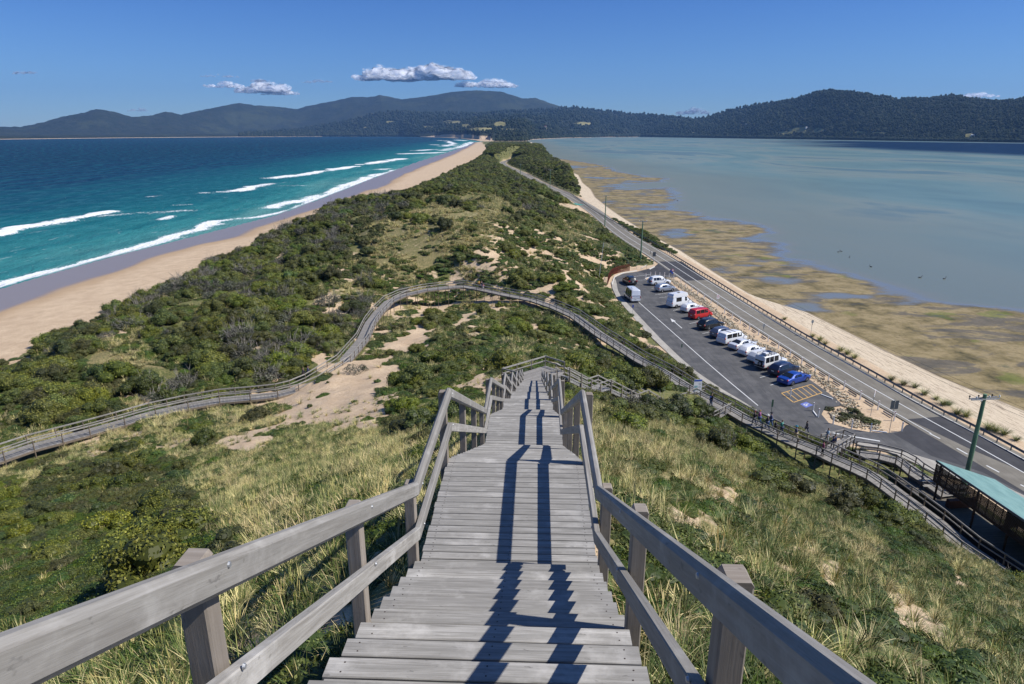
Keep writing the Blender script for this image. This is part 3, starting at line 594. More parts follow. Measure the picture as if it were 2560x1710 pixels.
# ------------------------------------------------------------------ main staircase
def staircase(name, label, org, rz, segs, width=1.8, near=True, bolts=0, nsub=5, mats=(None,)*3):
    """segs: list of (start, end, z, n) levels; flights fill the gaps between levels"""
    root = empty(name, org, rz); tag(root, label, 'staircase'); nails = []
    hw = width/2; r0 = []; pr = {-1: [], 1: []}
    for i, (s0, s1, z) in enumerate(segs):
        b = MB(); pitch = .125; k = int(round((s1-s0)/pitch)); pitch = (s1-s0)/k
        for j in range(k):
            e = random.uniform(-.012, .012); y = s0 + (j+.5)*pitch
            b.beam((-hw+e, y, z-.0225+random.uniform(-.0015,.0015)), (hw+e, y, z-.0225), pitch-.012, .045, ch=.004)
            if i == 1:
                for xn in (-hw+.09, 0, hw-.09):
                    for dy in (-.03, .03): nails.append((xn+random.uniform(-.008,.008), y+dy, z))
        for x in (-.7, 0, .7): b.beam((x, s0+.02, z-.16), (x, s1-.02, z-.16), .06, .22)
        b.build('landing', M_GREY, root)
        if i+1 < len(segs):
            t0, t1, z1 = s1, segs[i+1][0], segs[i+1][2]; n = int(round((z-z1)/.147)); g = (t1-t0)/(n-1) if n > 1 else t1-t0; rise = (z-z1)/n
            fb = MB(); single = []
            for q in range(n-1):
                zt = z - (q+1)*rise; sb = single if i < nsub else None; tb = MB() if sb is not None else fb
                for j in range(2):
                    e = random.uniform(-.012, .012); w = g/2; y = t0 + q*g + (j+.5)*w + .012
                    tb.beam((-hw+e, y, zt-.0225), (hw+e, y, zt-.0225), w-.012, .045, ch=.005)
                    if i == 0 and sb is not None:
                        for xn in (-hw+.09, 0, hw-.09):
                            for dy in (-.035, .035): nails.append((xn+random.uniform(-.008,.008), y+dy, zt))
                if sb is not None: sb.append(tb)
            for x in (-hw+.09, 0, hw-.09): fb.beam((x, t0+.02, z-rise-.2), (x, t1-.02, z1-.12), .06, .26)
            fo = fb.build('flight', M_GREY, root)
            for tb in single: tb.build('tread', M_GREY, fo)
    # handrail line: level over landings, sloping over flights
    kk = []
    for i, (s0, s1, z) in enumerate(segs):
        a = s0 if i == 0 else s0 - .12; b_ = s1 if i == len(segs)-1 else s1 - .18
        kk += [(a, z), (b_, z)]
    for sd in (-1, 1):
        for hgt, nm, w, h, ch in ((1.03, 'handrail', .07, .135, .022), (.56, 'mid_rail', .055, .115, .006)):
            b = MB()
            for (a, za), (c, zc) in zip(kk, kk[1:]):
                if abs(c-a) < .01: continue
                b.beam((sd*.845, a, za+hgt-.02), (sd*.845, c, zc+hgt-.02), w, h, ch=ch)
            b.build(nm, M_RAIL, root)
        for i, (s0, s1, z) in enumerate(segs):
            ss = [(s0+.06, z)] if i else []
            if i+1 < len(segs):
                t1, z1 = segs[i+1][0], segs[i+1][2]
                ss += [(s1-.10, z)] + [(s1 + (t1-s1)*f, z + (z1-z)*f) for f in (.36, .69)]
            elif s1-s0 > .5: ss += [(s1-.08, z)]
            for s, zz in ss:
                w = root.matrix_world if False else None
                X = org[0] + math.cos(rz)*sd*.935 - math.sin(rz)*s; Y = org[1] + math.sin(rz)*sd*.935 + math.cos(rz)*s
                gz = H(X, Y) - org[2] - .3
                b = MB(); top = zz + .992 + random.uniform(-.01, .015)
                b.beam((sd*.937, s, min(gz, zz-.5)), (sd*.937, s, top-.02), .10, .10, up=(0,1,0), ch=.008)
                # weathered bevelled cap of the post
                c0 = len(b.v); q = .05; r_ = .036
                b.add([(sd*.937-q, s-q, top-.02), (sd*.937+q, s-q, top-.02), (sd*.937+q, s+q, top-.02), (sd*.937-q, s+q, top-.02), (sd*.937-r_, s-q, top), (sd*.937+r_, s-q, top), (sd*.937+r_, s+q, top), (sd*.937-r_, s+q, top)],
                      [(0,1,5,4), (1,2,6,5), (2,3,7,6), (3,0,4,7), (4,5,6,7)])
                po = b.build('post', M_POST, root)
                if bolts and s < bolts:
                    for hh in (.99, .55):
                        m_ = MB(); x0 = sd*.845 - sd*.0345; m_.tube([(x0+sd*.002, s, zz+hh-.02), (x0-sd*.007, s, zz+hh-.02)], [.013, .009], 12); m_.build('bolt', M_STEEL, root, smooth=False)
    if nails:
        b = MB()
        for x, y, z in nails: b.tube([(x,y,z-.004),(x,y,z+.0015)], .0055, 6)
        b.build('nail_heads', mat('rusty_nail', (.05,.035,.03), .6), root)
    return root
AX = -R(2.15)
LV = [(-3.5,-.08,36.08), (5.5,7.94,33.35), (13.5,15.5,30.65), (21.4,22.75,28.1), (28.4,29.95,25.5), (35.7,37.3,22.9), (43.0,44.6,20.3), (50.3,51.9,17.7), (57.6,57.9,15.1)]
stair = staircase('timber_staircase', 'long grey timber staircase with handrails running down the dune in the middle of the photo', (-.25, 0, 0), AX, LV, bolts=9)

def rail_run(root, pts, post_step=1.9, hgt=1.0, pm=None, rm=None, ground=True, rails=((1.0,.07,.14),(.52,.055,.11)), first=True, last=True, posts=None, over=.06, pr=.095):
    """handrail, mid rail and posts along a deck edge; each post a mesh of its own"""
    rm = rm or M_RAIL; pm = pm or M_BPOST; pts = [Vector(p) for p in pts]
    for i, (h, w, d) in enumerate(rails):
        b = MB()
        for a, c in zip(pts, pts[1:]): b.beam(a + Vector((0,0,h)), c + Vector((0,0,h)), w, d, ch=.008)
        o = b.build('handrail' if i == 0 else 'mid_rail', rm, None, loc=pts[0]); adopt(o, root)
    out = []
    for a, c in zip(pts, pts[1:]):
        L = (c-a).length; k = max(1, round(L/post_step)); out += [a.lerp(c, j/k) for j in range(k)]
    out.append(pts[-1])
    for p in out:
        g = min(H(p.x, p.y)-.2, p.z-.35) if ground else p.z - .25
        b = MB(); b.beam((p.x, p.y, g), (p.x, p.y, p.z+hgt+over), pr, pr, up=(0,1,0), ch=.006)
        if posts is None or len(posts) < 96:
            o = b.build('post', pm, None, loc=(p.x, p.y, g)); adopt(o, root)
            if posts is not None: posts.append(o)
        else: posts.append(b)
def deck_strip(b, L, Rr, pitch=.15, th=.045):
    """boards laid across between a left and a right edge line"""
    for (a, c), (d, e) in zip(zip(L, L[1:]), zip(Rr, Rr[1:])):
        k = max(1, int(max((c-a).length, (e-d).length)/pitch))
        for j in range(k):
            f0 = (j+.03)/k; f1 = (j+.96)/k; p = [a.lerp(c, f0), d.lerp(e, f0), d.lerp(e, f1), a.lerp(c, f1)]; r = random.random()*60
            vs = [q + Vector((0,0,-.001)) for q in p] + [q + Vector((0,0,-th)) for q in p]; w = (p[1]-p[0]).length; g = (p[3]-p[0]).length
            lc = [(r,r*.4,r*.7),(r+w,r*.4,r*.7),(r+w,r*.4+g,r*.7),(r,r*.4+g,r*.7)]*2
            b.add(vs, [(0,1,2,3), (7,6,5,4), (0,4,5,1), (1,5,6,2), (2,6,7,3), (3,7,4,0)], lc)
def boardwalk(name, label, pts, width=1.9, rail_l=True, rail_r=True, step=2.3, cat='boardwalk', skip_l=(), skip_r=()):
    pts = [Vector(p) for p in pts]; root = empty(name, pts[0]); tag(root, label, cat)
    Lp = offset_line(pts, -width/2); Rp = offset_line(pts, width/2); b = MB(); deck_strip(b, Lp, Rp)
    o = b.build('deck', M_DECK, None, loc=pts[0]); adopt(o, root)
    b = MB()
    for q in (Lp, Rp):
        for a, c in zip(q, q[1:]): b.beam(a + Vector((0,0,-.15)), c + Vector((0,0,-.15)), .06, .2)
    o = b.build('bearer', M_BPOST, None, loc=pts[0]); adopt(o, root)
    posts = []
    def runs(line, skip):
        cur = []; out = []
        for i, p in enumerate(line):
            if i in skip:
                cur.append(p)
                if len(cur) > 1: out.append(cur)
                cur = []
            else: cur.append(p)
        if len(cur) > 1: out.append(cur)
        return out
    R_ = (runs(Rp, skip_r) if rail_r else []); L_ = (runs(Lp, skip_l) if rail_l else [])
    for line in R_ + L_: rail_run(root, line, step, posts=posts)
    rest = [x for x in posts if isinstance(x, MB)]
    if rest:
        b = MB()
        for x in rest: b.add(x.v, x.f, x.loc)
        o = b.build('post', M_BPOST, None, loc=pts[0]); adopt(o, root); o['kind'] = 'stuff'
    return root
BW = [(2552,1462,4.2),(2423,1376,4.4),(2335,1303,4.8),(2289,1268,5.0),(2256,1244,5.2),(2219,1216,5.4),(2180,1190,5.6),(2137,1170,5.8),(2091,1150,5.9),(2052,1131,6.0),(2004,1112,6.1),(1957,1092,6.1),(1918,1073,6.2),(1870,1050,6.3),(1822,1022,6.4),(1765,993,6.5),(1713,964,6.6),(1669,936,6.7),(1599,899,6.8),(1531,855,7.0),(1500,836,7.0),(1437,790,7.1),(1385,767,7.2),(1334,750,7.2),(1258,735,7.3),(1199,722,7.3),(1161,716,7.3),(1117,719,7.3),(1063,725,7.3),(1007,738,7.2),(972,754,7.2),(945,782,7.2),(926,808,7.2),(908,848,7.2),(860,905,7.2),(780,956,7.2),(736,975,7.2),(692,986,7.2),(627,993,7.2),(549,1000,7.3),(467,1015,7.3),(382,1034,7.4),(303,1057,7.5),(218,1081,7.6),(78,1118,7.7),(0,1145,7.7),(-160,1200,7.8)]
bwp = [P(a, b, z) for a, b, z in BW]
bw = boardwalk('boardwalk', 'long weathered timber boardwalk looping through the dunes from the shelter to the left edge', bwp, 1.9, skip_r=(), skip_l=())
# deck at the foot of the main stairs and the lower flights to the information deck
dk = empty('viewing_deck', (2, 60, 15.1)); tag(dk, 'small angled timber deck with rails at the foot of the long staircase', 'deck')
A0, A1, A2, A3, A4, A5 = Vector((1.02,57.93,15.1)), Vector((-.95,59.2,15.1)), Vector((3.36,62.9,15.1)), Vector((5.15,61.1,15.1)), Vector((4.3,58.9,15.1)), Vector((2.85,57.93,15.1))
b = MB(); poly = [A0,A1,A2,A3,A4,A5]; dd = (A2-A1).normalized(); nn = Vector((-dd.y, dd.x, 0)); 
lo = min((p-A1).dot(-nn) for p in poly); hi = max((p-A1).dot(-nn) for p in poly); t = lo
while t < hi-.05:                                         # boards parallel to the far rail, clipped to the deck outline
    c = t+.065; xs = []
    for p, q in zip(poly, poly[1:]+poly[:1]):
        a_, b_ = (p-A1).dot(-nn)-c, (q-A1).dot(-nn)-c
        if a_*b_ < 0: xs.append(p.lerp(q, a_/(a_-b_)))
    if len(xs) == 2: b.beam(xs[0]+Vector((0,0,-.0225)), xs[1]+Vector((0,0,-.0225)), .128, .045)
    t += .135
adopt(b.build('deck', M_DECK, None, loc=dk.location), dk)
rail_run(dk, [A0+Vector((-.1,.1,0)), A1, A2, A3], 1.7, pm=M_POST)
rail_run(dk, [A4, A5], 1.7, pm=M_POST)
ldir = Vector((19.6-4.9, 72.6-60.1, 0)); Lr = math.atan2(-ldir.x, ldir.y); ld = ldir.length
stair2 = staircase('lower_staircase', 'shorter grey timber staircase dropping from the small deck through shrubs to the lower boardwalk', (4.75,60.0,0), Lr, [(0,.35,15.1), (4.7,6.5,12.35), (11.1,12.9,9.55), (17.2,ld-.1,6.75)], width=1.8, near=False, nsub=0)
inf = P(1725, 1003, 6.55); idk = empty('information_deck', (inf.x, inf.y, 6.5)); tag(idk, 'timber platform with pale rails where the lower stairs meet the boardwalk', 'deck')
c1, c2, c3, c4 = P(1716,983,6.55), P(1828,1027,6.5), P(1790,1052,6.5), P(1672,1012,6.55)
b = MB(); deck_strip(b, [c4, c3], [c1, c2]); adopt(b.build('deck', M_DECK, None, loc=idk.location), idk)
rail_run(idk, [P(1783,1050,6.5), P(1826,1028,6.5)], 1.2); rail_run(idk, [P(1722,995,6.55), P(1762,983,6.55)], 1.4); rail_run(idk, [P(1672,1012,6.55), P(1716,1001,6.55)], 1.3)

# second ramp beside the boardwalk, up to the shelter
bw2 = boardwalk('access_ramp', 'curving timber ramp with dark rails between the road junction and the shelter', [P(a, b, z) for a, b, z in [(2143,1133,4.6),(2195,1139,4.6),(2245,1152,4.5),(2270,1167,4.4),(2289,1183,4.3),(2320,1203,4.1),(2372,1240,3.9)]], 1.7, step=1.7)
pl = empty('corner_platform', P(2095,1118,5.0)); tag(pl, 'small railed timber platform at the bend of the boardwalk next to the car park exit', 'deck')
c = [P(2056,1118,5.7), P(2106,1095,5.3), P(2134,1107,5.2), P(2078,1142,5.8)]
b = MB(); deck_strip(b, [c[0], c[3]], [c[1], c[2]]); adopt(b.build('deck', M_DECK, None, loc=pl.location), pl)
rail_run(pl, [c[0]+Vector((.2,1.0,0)), c[1], c[2]], 1.4); rail_run(pl, [c[2], c[2].lerp(c[3], .75)], 1.1)

# ------------------------------------------------------------------ shelter building
def M_roofm():
    m = mat('pale_green_roof_sheet', (.2,.37,.34), .5, .0, .4); n = NT(m); l = n.new('ShaderNodeTexCoord').outputs['Object']
    n.base(n.mix(n.rampf(n.noise(n.scale(l, (1, .4, 1)), 1.6, 5), .35, .7), (.21,.36,.33), (.15,.28,.26)))
    w = n.new('ShaderNodeTexWave', ins={'Scale': 2.6}); w.bands_direction = 'Y'; n.l.new(l, w.inputs['Vector']); n.bump(w.outputs['Fac'], .35, .03); return m
SA = Vector((40.9, 56.2, 0)); sdv = Vector((.085, -.996, 0)); snv = Vector((.996, .085, 0)); SL = 21.0; DZ = 3.6
def S(a, w, z): return SA + sdv*a + snv*w + Vector((0, 0, z))
sh = empty('shelter_building', S(0,0,DZ)); tag(sh, 'open timber shelter with pale green metal roof and dark slatted screen at the right edge', 'shelter')
def sp(b, nm, m, par=sh):
    o = b.build(nm, m, None, loc=sh.location); o.parent = par
    o.location = o.location - sh.location if par is sh else (0,0,0); return o
b = MB(); rt = [S(-.5,-.35,7.75), S(1.1,4.6,6.35), S(SL,4.6,6.35), S(SL,-.35,7.75)]; u = Vector((0,0,-.10))
b.add(rt + [q+u for q in rt], [(3,2,1,0), (4,5,6,7), (0,1,5,4), (1,2,6,5), (2,3,7,6), (3,0,4,7)]); roof = sp(b, 'roof', M_roofm())
b = MB(); b.beam(S(-.5,-.38,7.66), S(SL,-.38,7.66), .05, .22); b.beam(S(-.53,-.3,7.62), S(1.08,4.55,6.24), .05, .18); sp(b, 'gutter', mat('dark_blue_grey_gutter', (.06,.08,.11), .4), roof).location = (0,0,0)
b = MB()
for i in range(15): b.beam(S(-.35,-.42,7.42-i*.115), S(SL,-.42,7.42-i*.115), .03, .088)
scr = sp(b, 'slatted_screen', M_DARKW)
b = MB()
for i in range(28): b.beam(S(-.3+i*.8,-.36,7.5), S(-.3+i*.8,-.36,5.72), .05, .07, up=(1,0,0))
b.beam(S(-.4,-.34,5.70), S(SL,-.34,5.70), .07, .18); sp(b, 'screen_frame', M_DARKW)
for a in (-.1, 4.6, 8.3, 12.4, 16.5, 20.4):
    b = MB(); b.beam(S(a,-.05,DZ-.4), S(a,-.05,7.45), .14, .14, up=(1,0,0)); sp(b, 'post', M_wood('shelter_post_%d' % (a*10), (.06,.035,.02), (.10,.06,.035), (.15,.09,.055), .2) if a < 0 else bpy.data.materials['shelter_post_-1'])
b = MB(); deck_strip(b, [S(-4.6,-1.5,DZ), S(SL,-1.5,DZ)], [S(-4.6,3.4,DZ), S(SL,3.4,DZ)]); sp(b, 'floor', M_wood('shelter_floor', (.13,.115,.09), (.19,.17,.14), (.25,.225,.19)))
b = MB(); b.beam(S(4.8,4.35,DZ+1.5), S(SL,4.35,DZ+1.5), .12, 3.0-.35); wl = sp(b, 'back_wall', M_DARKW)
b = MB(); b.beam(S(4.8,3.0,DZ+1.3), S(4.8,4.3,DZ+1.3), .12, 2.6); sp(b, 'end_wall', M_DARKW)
for k, a in enumerate((5.6, 9.6, 13.0, 16.6)):
    b = MB(); b.beam(S(a,4.25,DZ+1.02), S(a+.95,4.25,DZ+1.02), .05, 2.0); d = sp(b, 'door', mat('red_brown_door_%d' % k, (.13,.04,.02), .5) if k == 0 else bpy.data.materials['red_brown_door_0'])
    b = MB(); b.tube([S(a+.82,4.20,DZ+.95), S(a+.82,4.20,DZ+1.2)], .02, 8); h = sp(b, 'handle', M_STEEL, d); h.location = (0,0,0)
for a, e in ((6.8,9.3),(10.8,12.7),(14.1,16.3),(17.8,20.5)):
    b = MB(); b.beam(S(a,4.0,DZ+.03), S(e,4.0,DZ+.03), .14, .05); sp(b, 'skirting', mat('pale_skirting_%d' % (a*10), (.55,.53,.48), .6) if a == 6.8 else bpy.data.materials['pale_skirting_68'])
b = MB(); b.beam(S(1.2,.3,DZ+.42), S(1.2,3.1,DZ+.42), .5, .8); sp(b, 'planter_wall', M_wood('red_brown_cladding', (.10,.035,.02), (.17,.06,.03), (.22,.09,.05), .1))
b = MB(); b.beam(S(-.2,-1.62,DZ+.5), S(SL,-1.62,DZ+.5), .06, 1.05); b.beam(S(-.2,-1.62,DZ+1.1), S(SL,-1.62,DZ+1.1), .14, .06); b.beam(S(-4.6,-1.5,DZ+.2), S(-.2,-1.6,DZ+.2), .06, .6); sp(b, 'balustrade', mat('near_black_cladding', (.02,.02,.025), .5))
# picnic tables at the open end of the shelter
for k, (a, w) in enumerate(((-2.6, 1.2), (-1.2, 3.0))):
    t = empty('picnic_table', S(a, w, DZ)); t.rotation_euler.z = R(-3); tag(t, ['grey timber picnic table at the open end of the shelter nearest the boardwalk', 'grey timber picnic table under the corner of the green roof'][k], 'picnic table', 'picnic tables by the shelter')
    b = MB()
    for j in range(4): b.beam((-.95,-.27+.18*j,.74), (.95,-.27+.18*j,.74), .165, .045)
    b.build('table_top', M_GREY, t)
    for sd in (-1, 1):
        b = MB(); b.beam((-.95,sd*.68,.44), (.95,sd*.68,.44), .26, .045); b.build('bench', M_GREY, t)
        b = MB(); b.beam((sd*.7,-.5,0), (sd*.7,-.2,.71), .05, .09); b.beam((sd*.7,.5,0), (sd*.7,.2,.71), .05, .09); b.beam((sd*.75,-.75,.38), (sd*.75,.75,.38), .05, .09); b.build('leg_frame', M_GREY, t)

# ------------------------------------------------------------------ road, car park, markings
def M_asph(name, c1, c2, streak=0):
    m = mat(name, rough=.85, spec=.3); n = NT(m); p = n.pos(); a = n.noise(p, .5, 5, .6); b = n.noise(p, 60, 2); d = n.noise(n.scale(p, (2.2, .22, 1)), 1, 4, .6)
    c = n.mix(n.rampf(a, .35, .68), c1, c2); c = n.mix(n.rampf(b, .3, .7, 0, .35), c, tuple(x*.6 for x in c1))
    c = n.mix(n.rampf(d, .45, .7, 0, .45), c, tuple(x*.62 for x in c1)); c = n.mix(n.rampf(n.noise(p, .9, 3), .66, .74, 0, .5), c, tuple(x*.45 for x in c1)); n.base(c); n.bump(b, .3, .01); return m
M_CARP = M_asph('worn_asphalt', (.095,.095,.097), (.145,.142,.14)); M_ROAD = M_asph('pale_chip_seal', (.20,.182,.15), (.255,.235,.195)); M_PATCH = M_asph('new_dark_asphalt', (.055,.055,.06), (.075,.075,.08))
M_WHITE = mat('white_road_paint', (.66,.66,.64), .7); M_YEL = mat('yellow_road_paint', (.62,.38,.12), .7); M_CONC = M_asph('pale_concrete', (.42,.39,.34), (.50,.47,.41)); M_BLUEP = mat('blue_road_paint', (.14,.18,.48), .7)
def sheet(name, pts, m, z): 
    me = bpy.data.meshes.new(name); me.from_pydata([(p[0], p[1], z) for p in pts], [], [tuple(range(len(pts)))]); me.materials.append(m)
    if me.polygons[0].normal.z < 0: me.flip_normals()
    return tag(link(name, me), kind='structure')
carp = Pl([(1640,664),(1633,669),(1592,679),(1557,684),(1538,693),(1536,706),(1541,728),(1552,746),(1565,759),(1605,803),(1650,851),(1710,907),(1746,937),(1800,973),(1845,1000),(1895,1030),(1950,1056),(2010,1080),(2060,1095),(2100,1094),(2158,1114),(2245,1131),(2354,1162),(2456,1197),(2560,1243),(2700,1310),(2700,1256),(2506,1135),(2285,1058),(2263,1066),(2256,1077),(2219,1082),(2180,1081),(2126,1072),(2072,1057),(2054,1036),(2062,1020),(2109,1013),(2067,979),(2026,950),(1913,875),(1863,855),(1804,808),(1735,755),(1701,728),(1672,704),(1640,703),(1616,699),(1612,694),(1640,690),(1680,694),(1700,690),(1680,672),(1655,656)], 2.5)
sheet('car_park', carp, M_CARP, 2.50)
rl = offset_line(ROADC, -3.3); rr = offset_line(ROADC, 3.5); b = MB()
for i in range(len(ROADC)-1): b.quad((*rl[i][:2],2.508), (*rr[i][:2],2.508), (*rr[i+1][:2],2.508), (*rl[i+1][:2],2.508))
tag(b.build('road', M_ROAD), kind='structure')
sheet('junction_asphalt', Pl([(1655,657),(1625,652),(1648,654),(1704,653),(1769,700),(1716,702),(1700,690),(1680,688),(1640,664),(1633,669),(1612,674),(1600,677),(1592,679)][2:6] + [], 2.51), M_PATCH, 2.516)
sheet('junction_asphalt', Pl([(1648,657),(1660,663),(1716,702),(1690,690),(1655,686),(1612,684),(1600,677),(1633,669)], 2.51), M_PATCH, 2.504)
sheet('junction_asphalt', Pl([(2270,1048),(2354,1041),(2640,1190),(2760,1262),(2560,1180),(2420,1120)], 2.51), M_PATCH, 2.516)
sheet('junction_asphalt', Pl([(2232,1083),(2256,1077),(2266,1062),(2285,1060),(2420,1124),(2600,1205),(2600,1255),(2456,1180),(2330,1140)], 2.51), M_PATCH, 2.504)
def stripe(name, pts, w, m, z, parent=None):
    L = offset_line(pts, -w/2); Rr = offset_line(pts, w/2); b = MB()
    for i in range(len(pts)-1): b.quad((*L[i][:2],z), (*Rr[i][:2],z), (*Rr[i+1][:2],z), (*L[i+1][:2],z))
    o = b.build(name, m)
    return tag(o, kind='structure')
stripe('road_marking', ROADC, .16, M_WHITE, 2.522); stripe('road_marking', offset_line(ROADC, 2.7), .14, M_WHITE, 2.522)
LE = offset_line(ROADC, -2.7); stripe('road_marking', [q for q in LE if q.y > 72.5], .14, M_WHITE, 2.522)
for a, c in (((2324,1084),(2350,1097)),((2392,1121),(2419,1136)),((2466,1164),(2498,1181)),((2551,1212),(2580,1226))): stripe('road_marking', Pl([a, c], 2.5), .2, M_WHITE, 2.522)
for pts, w in [([(1597.5,756),(1690,838),(1768,907),(1830,960),(1895,1014)], .15), ([(2064,1078),(2106,1087),(2200,1103)], .28), ([(1582,692),(1625,686)], .15),
   ([(1756,834),(1823,820)], .11), ([(1683,776),(1708,770)], .11), ([(1724,809),(1745,804)], .11), ([(1638,737),(1672,732)], .11), ([(1648,744),(1668,742)], .11), ([(1592,701),(1620,699)], .11), ([(1628,721),(1640,720)], .11), ([(1664,753.5),(1675,753)], .11), ([(1866,867),(1880,864)], .11), ([(1900,944),(1925,937)], .11), ([(1926,963),(1945,957)], .11),
   ([(1726,768),(1746,765)], .11)]: stripe('parking_line', Pl(pts, 2.5), w, M_WHITE, 2.510)
stripe('parking_arrow', Pl([(1704.8,820.6),(1681,800)], 2.5), .18, M_WHITE, 2.510); sheet('parking_arrow', Pl([(1676,796),(1680,805),(1690,803)], 2.5), M_WHITE, 2.511)
yq = [(1954,983),(2028,961),(2055,982),(1984,1006)]; yl = Pl(yq + yq[:1], 2.5)
for a, c in zip(yl, yl[1:]): stripe('hatched_bay_line', [a, c], .16, M_YEL, 2.510)
for k in range(1, 6): stripe('hatched_bay_line', [yl[0].lerp(yl[1], k/6), yl[3].lerp(yl[2], k/6)], .13, M_YEL, 2.512)
# blue square with the white wheelchair symbol
dq = Pl([(2000,1010),(2015.5,1004.5),(2033,1013),(2015,1019.5)], 2.5); sheet('accessible_bay_symbol', dq, M_BLUEP, 2.510)
def dsym(u, v): a = dq[0].lerp(dq[1], v); c = dq[3].lerp(dq[2], v); return a.lerp(c, u)
for pl_ in ([(.42,.78),(.45,.52),(.62,.5),(.70,.28),(.78,.28)], [(.43,.66),(.58,.66)], [(.36,.56),(.30,.44),(.33,.30),(.46,.22),(.58,.28),(.62,.38)]): stripe('accessible_bay_symbol', [dsym(*q) for q in pl_], .14, M_WHITE, 2.514)
sheet('accessible_bay_symbol', [dsym(.42+.05*math.cos(t), .86+.05*math.sin(t)) for t in np.linspace(0, 2*math.pi, 11)[:-1]], M_WHITE, 2.5145)
# footpaths: raised strips with a real kerb face
def raised(name, outer, inner, m, h=.12):
    b = MB(); k = len(outer)
    for i in range(k-1):
        o0, o1, i0, i1 = outer[i], outer[i+1], inner[i], inner[i+1]; t = Vector((0,0,h)); g = Vector((0,0,-.12))
        b.quad(o0+t, o1+t, i1+t, i0+t); b.quad(i0+t, i1+t, i1+g, i0+g); b.quad(o0+g, o1+g, o1+t, o0+t)
    return tag(b.build(name, m), kind='structure')
po = Pl([(1535,700),(1528,706),(1531,722),(1541,744),(1551,757),(1573,782),(1598,812),(1630,846),(1676,890),(1720,928),(1790,976),(1880,1030)], 2.5)
pi_ = Pl([(1539,700),(1541,708),(1545,728),(1556,748),(1568,759),(1590,783),(1617,812),(1651,848),(1697,892),(1740,930),(1806,975),(1893,1027)], 2.5)
raised('footpath', po, pi_, M_CONC)
raised('footpath', Pl([(2140,1112),(2215,1128),(2270,1152),(2330,1180),(2400,1200),(2480,1236),(2560,1275),(2700,1340)], 2.5), Pl([(2150,1106),(2245,1129),(2300,1143),(2354,1160),(2456,1195),(2512,1218),(2560,1241),(2700,1308)], 2.5), M_CONC)
b = MB(); q = Pl([(1531,712),(1534,698),(1538,691),(1548,686),(1560,682),(1575,680),(1592,677)], 2.5)
for a, c in zip(q, q[1:]): b.beam(a+Vector((0,0,.03)), c+Vector((0,0,.03)), .22, .22)
tag(b.build('kerb', mat('white_kerb', (.68,.66,.60), .7)), kind='structure')
b = MB(); q = Pl([(1623,674),(1633,669),(1636,667.5)], 2.5)
for a, c in zip(q, q[1:]): b.beam(a+Vector((0,0,.05)), c+Vector((0,0,.05)), .3, .26)
tag(b.build('kerb', bpy.data.materials['white_kerb']), kind='structure')
# ------------------------------------------------------------------ plants
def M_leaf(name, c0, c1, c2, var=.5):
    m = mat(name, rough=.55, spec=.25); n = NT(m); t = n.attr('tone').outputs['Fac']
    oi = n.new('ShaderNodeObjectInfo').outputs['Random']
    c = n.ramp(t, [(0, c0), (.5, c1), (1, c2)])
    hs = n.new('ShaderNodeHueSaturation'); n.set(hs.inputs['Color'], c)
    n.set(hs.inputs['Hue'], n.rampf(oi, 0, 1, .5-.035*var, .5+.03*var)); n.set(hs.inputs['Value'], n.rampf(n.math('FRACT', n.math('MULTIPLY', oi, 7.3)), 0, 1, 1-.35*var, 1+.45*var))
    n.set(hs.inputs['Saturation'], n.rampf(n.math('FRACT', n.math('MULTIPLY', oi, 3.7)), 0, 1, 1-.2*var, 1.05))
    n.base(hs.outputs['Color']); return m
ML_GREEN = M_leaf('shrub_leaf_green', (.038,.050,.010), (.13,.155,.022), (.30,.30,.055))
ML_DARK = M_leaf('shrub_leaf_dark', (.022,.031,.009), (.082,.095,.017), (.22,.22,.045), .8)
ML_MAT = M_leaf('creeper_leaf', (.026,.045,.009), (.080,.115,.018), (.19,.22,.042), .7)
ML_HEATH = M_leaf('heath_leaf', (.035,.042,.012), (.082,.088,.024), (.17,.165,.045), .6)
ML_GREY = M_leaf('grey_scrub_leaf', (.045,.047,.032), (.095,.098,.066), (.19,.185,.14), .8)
ML_GRASS = M_leaf('dune_grass_blade', (.07,.10,.022), (.36,.33,.115), (.80,.66,.32), .5)
ML_GRASSG = M_leaf('green_grass_blade', (.05,.09,.018), (.15,.20,.05), (.55,.48,.21), .5)
M_TWIG = mat('bare_twig', (.26,.235,.20), .9); M_STEM = mat('shrub_bark', (.13,.105,.08), .9)
def leaves(r, C, N, size, asp=.5):
    """n leaf quads: centres C, normals N"""
    n = len(C); a = np.cross(N, r.normal(size=(n,3))); a /= np.linalg.norm(a, axis=1, keepdims=True)+1e-9; b = np.cross(N, a)
    s = size*r.uniform(.6, 1.3, n)[:, None]; q = np.stack([C-a*s, C+b*s*asp, C+a*s, C-b*s*asp], 1)
    return q.reshape(-1,3), np.arange(n*4).reshape(-1,4)
